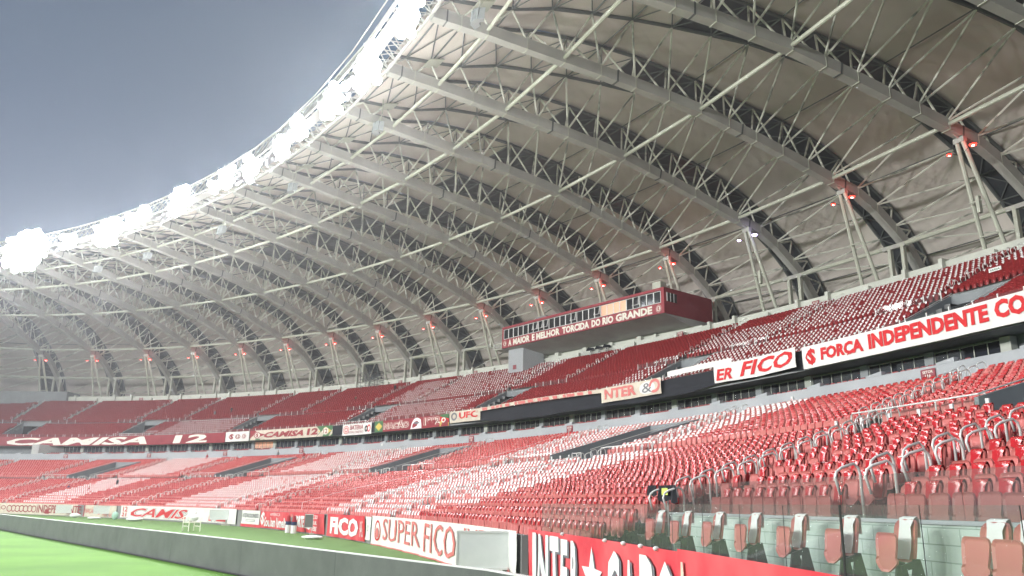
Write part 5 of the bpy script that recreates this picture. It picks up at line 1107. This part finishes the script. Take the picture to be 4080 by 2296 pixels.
# rails at the openings of the lower tier
def bar_rail(label, s0, s1, d, z, h, nposts, m='chrome', r=.032):
    root = empty('guard_rail', W((s0+s1)/2, d, z), label, 'railing', 'guard rails at the lower stair openings'); b = MB()
    b.pipe([W(s0, d, z), W(s0, d, z+h-.08), W(s0+(s1-s0)*.015, d, z+h)]+[W(s, d, z+h) for s in arc(s0, s1, 6)[1:-1]]+[W(s1-(s1-s0)*.015, d, z+h), W(s1, d, z+h-.08), W(s1, d, z)], r, 6); b.build('frame', m, root)
    for s in arc(s0, s1, nposts+2)[1:-1]: b = MB(); b.tube(W(s, d, z), W(s, d, z+h), r*.85, 6); b.build('post', m, root)
def flat_posts(label, s0, s1, d, z, n):
    root = empty('post_rail', W((s0+s1)/2, d, z), label, 'railing', 'flat-post glass rails at the lower stair openings')
    for s in arc(s0, s1, n): b = MB(); b.box(W(s, d, z), .05, .14, .95, yaw(s)); b.build('post', 'rail_white', root)
    b = MB()
    for a, b_ in zip(arc(s0, s1, n)[:-1], arc(s0, s1, n)[1:]): b.face([W(a, d, z+.1), W(b_, d, z+.1), W(b_, d, z+1.05), W(a, d, z+1.05)])
    b.build('pane', 'glass', root)
for i, v in enumerate(VOM):
    z = low(-31.9)
    flat_posts('flat white posts with glass left of and across the %s lower opening' % ordn(i), v+.92, v-.05 if i else v+.20, -32.25, z-.1, 9 if i else 6)
    bar_rail('steel bar railing in front of the seats left of the %s lower opening' % ordn(i), v+.95, v+VH+.03, -31.3, z+.05, 1.15, 2)
    bar_rail('steel bar railing in front of the seats right of the %s lower opening' % ordn(i), v-VH-.03, v-.90, -31.3, z+.05, 1.15, 2)
    bar_rail('short steel guard by the stair right of the %s lower opening' % ordn(i), v-.10, v-.22, -32.3, z-.1, 1.0, 1)
# long cable line with thin posts across the seats
for nm, pts, cols in (('long thin cable line on posts crossing the seats right of the middle stair opening', [(2.4, -45), (1.9, -36), (1.75, -28), (1.9, -22)], 'chrome'),):
    r = empty('cable_line', W(1.9, -36, low(-36)), nm, 'cable line'); P_ = []
    for (a, b_), (c_, e_) in zip(pts[:-1], pts[1:]):
        for t in np.linspace(0, 1, 6)[:-1]: P_.append(W(a+(c_-a)*t, b_+(e_-b_)*t, low(b_+(e_-b_)*t)+1.25))
    b = MB(); b.pipe(P_, .012, 4); b.build('cable', cols, r)
    for p in P_[::2]: b = MB(); b.tube(p-Vector((0, 0, 1.25)), p, .025, 5); b.build('post', cols, r)
# ================================================================ PEOPLE (tiny on the far stands)
def person(label, p, ang, top, trousers, pose='stand', sc_=1.0):
    root = empty('person', p, label, 'person', rz=ang)
    hip = .92*sc_ if pose != 'sit' else .50
    if pose == 'sit': J = {'pel': (0, 0, .50), 'ch': (0, .05, .85), 'nk': (0, .05, 1.05), 'hd': (0, .03, 1.2), 'ht': (0, .03, 1.29), 'sl': (-.17, .05, .98), 'el': (-.23, -.05, .74), 'hl': (-.14, -.25, .62), 'sr': (.17, .05, .98), 'er': (.23, -.05, .74), 'hr': (.14, -.25, .62), 'll': (-.1, 0, .48), 'kl': (-.12, -.42, .50), 'fl': (-.12, -.44, .08), 'tl': (-.12, -.58, .04), 'lr': (.1, 0, .48), 'kr': (.12, -.42, .50), 'fr': (.12, -.44, .08), 'tr': (.12, -.58, .04)}
    else: J = {'pel': (0, 0, .95), 'ch': (0, 0, 1.28), 'nk': (0, 0, 1.48), 'hd': (0, -.02, 1.62), 'ht': (0, -.02, 1.72), 'sl': (-.18, 0, 1.42), 'el': (-.25, .02, 1.14), 'hl': (-.22, -.10, .88), 'sr': (.18, 0, 1.42), 'er': (.25, .02, 1.14), 'hr': (.2, -.14, .92), 'll': (-.1, 0, .90), 'kl': (-.12, -.03, .50), 'fl': (-.13, .02, .08), 'tl': (-.13, -.14, .04), 'lr': (.1, 0, .90), 'kr': (.12, -.05, .50), 'fr': (.12, .05, .08), 'tr': (.12, -.11, .04)}
    rad = {'pel': .13, 'ch': .15, 'nk': .055, 'hd': .095, 'ht': .08, 'sl': .06, 'el': .045, 'hl': .035, 'sr': .06, 'er': .045, 'hr': .035, 'll': .09, 'kl': .06, 'fl': .045, 'tl': .04, 'lr': .09, 'kr': .06, 'fr': .045, 'tr': .04}
    names = list(J); ed = [('pel', 'ch'), ('ch', 'nk'), ('nk', 'hd'), ('hd', 'ht'), ('ch', 'sl'), ('sl', 'el'), ('el', 'hl'), ('ch', 'sr'), ('sr', 'er'), ('er', 'hr'), ('pel', 'll'), ('ll', 'kl'), ('kl', 'fl'), ('fl', 'tl'), ('pel', 'lr'), ('lr', 'kr'), ('kr', 'fr'), ('fr', 'tr')]
    me = bpy.data.meshes.new('body'); me.from_pydata([J[n] for n in names], [(names.index(a), names.index(b)) for a, b in ed], [])
    o = bpy.data.objects.new('body', me); COL.objects.link(o); o.modifiers.new('s', 'SKIN'); ss_ = o.modifiers.new('u', 'SUBSURF'); ss_.levels = 1; ss_.render_levels = 1
    for i, n in enumerate(names): sv = me.skin_vertices[0].data[i]; sv.radius = (rad[n], rad[n]*(.75 if n in ('pel', 'ch') else 1)); sv.use_root = (n == 'pel')
    dg = bpy.context.evaluated_depsgraph_get(); dg.update(); nm = bpy.data.meshes.new_from_object(o.evaluated_get(dg)); bpy.data.objects.remove(o)
    for m in (top, trousers, 'skin', 'paint_black'): nm.materials.append(M[m])
    for f in nm.polygons:
        c = f.center; sit = pose == 'sit'
        f.material_index = 2 if c.z > (1.07 if sit else 1.5) else (3 if c.z < .1 else (1 if (c.z < (.56 if sit else .98) and abs(c.x) < .19) else 0))
        if c.z > (1.22 if sit else 1.64) and c.y > -.07: f.material_index = 3
        if abs(c.x) > .19 and c.z < 1.0 and not sit: f.material_index = 2
        f.use_smooth = True
    nm.name = 'body'; bo = bpy.data.objects.new('body', nm); COL.objects.link(bo); bo.parent = root
def at_lo(s, d): return W(s, d, low(d))
M['c_black'] = M['dark_cloth']; M['c_blue'] = mat('dark_blue_cloth', (.03, .05, .12), .9); M['c_white'] = M['plastic_white']; M['c_red'] = mat('red_shirt', (.35, .02, .03), .8); M['c_grey'] = mat('grey_shirt', (.16, .17, .18), .9); M['c_green'] = mat('olive_shirt', (.06, .09, .05), .9)
for lb, s, d, up_, tp, tr, ps_ in (('person in black standing among white-covered seats at the left', 9.10, -36.6, 0, 'c_black', 'c_black', 'stand'), ('person in dark blue bending low among white-covered seats, far left', 10.04, -38.2, 0, 'c_blue', 'c_blue', 'sit'),
    ('person in faded red sitting below the standing one in black', 9.30, -39.5, 0, 'c_red', 'c_black', 'sit'), ('person in dark grey sitting beside the white posts of an opening', 8.02, -33.0, 0, 'c_grey', 'c_black', 'sit'),
    ('person in white seated against the middle wall at the top of the lower tier', 10.62, -19.2, 0, 'c_white', 'c_black', 'sit'), ('person in a red shirt standing by the middle wall above white seats', 9.46, -19.4, 0, 'c_red', 'c_white', 'stand'),
    ('person in grey standing at the middle wall right of an opening', 7.80, -20.0, 0, 'c_grey', 'c_black', 'stand'), ('person in dark red standing under the sector sign on the stair', 6.76, -23.6, 0, 'c_red', 'c_black', 'stand'),
    ('person in olive sitting alone in the red upper tier', 8.0, -3.5, 1, 'c_green', 'c_grey', 'sit'), ('person in black standing on the upper tier stair left of white seats', 7.45, -.8, 1, 'c_black', 'c_black', 'stand'),
    ('person in black standing by the upper white seats at far left', 10.47, -5.4, 1, 'c_black', 'c_black', 'stand'), ('person in grey standing next to the one in black at far left', 10.72, -6.6, 1, 'c_grey', 'c_grey', 'stand')):
    p = W(s, d, (upp(d) if up_ else (low(d) if d < -21.3 else low(-21.6)))+.02); person(lb, p, yaw(s)-math.pi/2, tp, tr, ps_)
# ================================================================ THINGS ON THE GREEN STRIP
r = empty('trolley', (-23.3, 61.4, 0), 'pale metal trolley loaded with sacks on the green strip before the slanted-letter banner', 'trolley', rz=2.2)
def rel(mb, nm, m): o = mb.build(nm, m, rel=True); o.parent = r; return o
b = MB()
for x in (-.8, .8):
    for y in (-.4, .4): b.tube((x, y, 0), (x, y, 1.0), .035, 5)
b.tube((-.8, -.4, .35), (.8, -.4, .35), .03, 5); b.tube((-.8, .4, .35), (.8, .4, .35), .03, 5); b.tube((-.8, -.4, 1), (.8, -.4, 1), .03, 5); b.tube((-.8, .4, 1), (.8, .4, 1), .03, 5); rel(b, 'frame', 'letter_cream')
b = MB(); b.hexa([(-.8, -.4, .6), (.8, -.4, .6), (.8, .4, .6), (-.8, .4, .6)], [(-.8, -.4, .66), (.8, -.4, .66), (.8, .4, .66), (-.8, .4, .66)]); rel(b, 'tray', 'letter_cream')
def blob(cx, cy, cz, rx, ry, rz_, n=10, m=6, seed=1):
    b = MB(); rr = random.Random(seed); rows = []
    for j in range(m+1):
        t = math.pi*j/m; rows.append([(cx+rx*math.sin(t)*math.cos(2*math.pi*i/n)*(1+.15*math.sin(3*i+seed+j)), cy+ry*math.sin(t)*math.sin(2*math.pi*i/n)*(1+.12*math.cos(2*i+seed)), cz+rz_*math.cos(t)) for i in list(range(n))+[0]])
    b.grid(rows); return b
for i, (x, y, z) in enumerate(((-.35, 0, .95), (.35, .05, .93), (0, 0, 1.25))): o = blob(x, y, z, .38, .32, .27, seed=i).build('sack', 'plastic_white', rel=True, smooth=True); o.parent = r
for i, (x, y, w_, h_, m, lb) in enumerate(((-11.9, 51.0, 1.3, .22, 'plastic_white', 'flat white sheet lying on the green strip near the slim grey box'), (-45.6, 91.7, 1.5, .25, 'plastic_white', 'flattened white sheet on the strip below the small pink-white banner'), (-51.0, 98.0, 1.3, .5, 'plastic_white', 'white heap of plastic at the foot of the far left screen box'), (-43.0, 91.0, .7, .9, 'green_bag', 'pale green sack standing on the strip by a screen box'), (-38.8, 86.5, 1.8, .35, 'plastic_white', 'low pile of white sacks right of the pale green sack'))):
    if m not in M: M[m] = mat('pale_green_sack', (.35, .55, .45), .7)
    o = blob(0, 0, h_*.45, w_*.5, w_*.3, h_*.5, seed=i+3).build('plastic_sack', m, rel=True, smooth=True); o.location = (x, y, .03); tag(o, lb, 'sack')
for i, (s, lb) in enumerate(((2.02, 'blue and red upright canister in front of the CORTE banner, left of two'), (1.86, 'blue and red upright canister in front of the CORTE banner, right of two'))):
    rr = empty('canister', W(s, -47.0, -EYE), lb, 'canister', 'canisters by the low wall'); b = MB(); p = W(s, -47.0, -EYE+.01); b.tube(p, p+Vector((0, 0, .55)), .2, 10); b.build('lower_drum', 'letter_white', rr)
    b = MB(); b.tube(p+Vector((0, 0, .55)), p+Vector((0, 0, .8)), .2, 10); b.build('band', 'c_blue', rr); b = MB(); b.tube(p+Vector((0, 0, .8)), p+Vector((0, 0, 1.2)), .17, 10, r1=.1); b.build('cap', 'c_red', rr)
# litter tied along the banner top
for i, s in enumerate((-3.06, -3.40, -3.52, -3.62, -3.70)):
    o = blob(0, 0, .03, .045, .03, .035, seed=i+20).build('cloth_knot', 'plastic_white', rel=True, smooth=True); o.location = W(s, -46.25, -.62); tag(o, 'small white cloth knot tied on the top edge of the red star banner', 'cloth', 'white knots along the banner top')
# ================================================================ MIST
hz = MB(); hz.hexa([(-200, -60, -1), (120, -60, -1), (120, 260, -1), (-200, 260, -1)], [(-200, -60, 50), (120, -60, 50), (120, 260, 50), (-200, 260, 50)])
hm = bpy.data.materials.new('night_mist'); hm.use_nodes = True; nt = hm.node_tree; nt.nodes.clear(); o_ = nt.nodes.new('ShaderNodeOutputMaterial'); vp = nt.nodes.new('ShaderNodeVolumePrincipled')
vp.inputs['Color'].default_value = (.93, .95, 1, 1); vp.inputs['Density'].default_value = HAZE; vp.inputs['Anisotropy'].default_value = .5; nt.links.new(vp.outputs[0], o_.inputs['Volume'])
M['mist'] = hm
if HAZE > 0: hz.build('haze', 'mist', label='thin night mist glowing in the floodlights over the whole bowl', cat='haze', kind='stuff')
#@@PART4
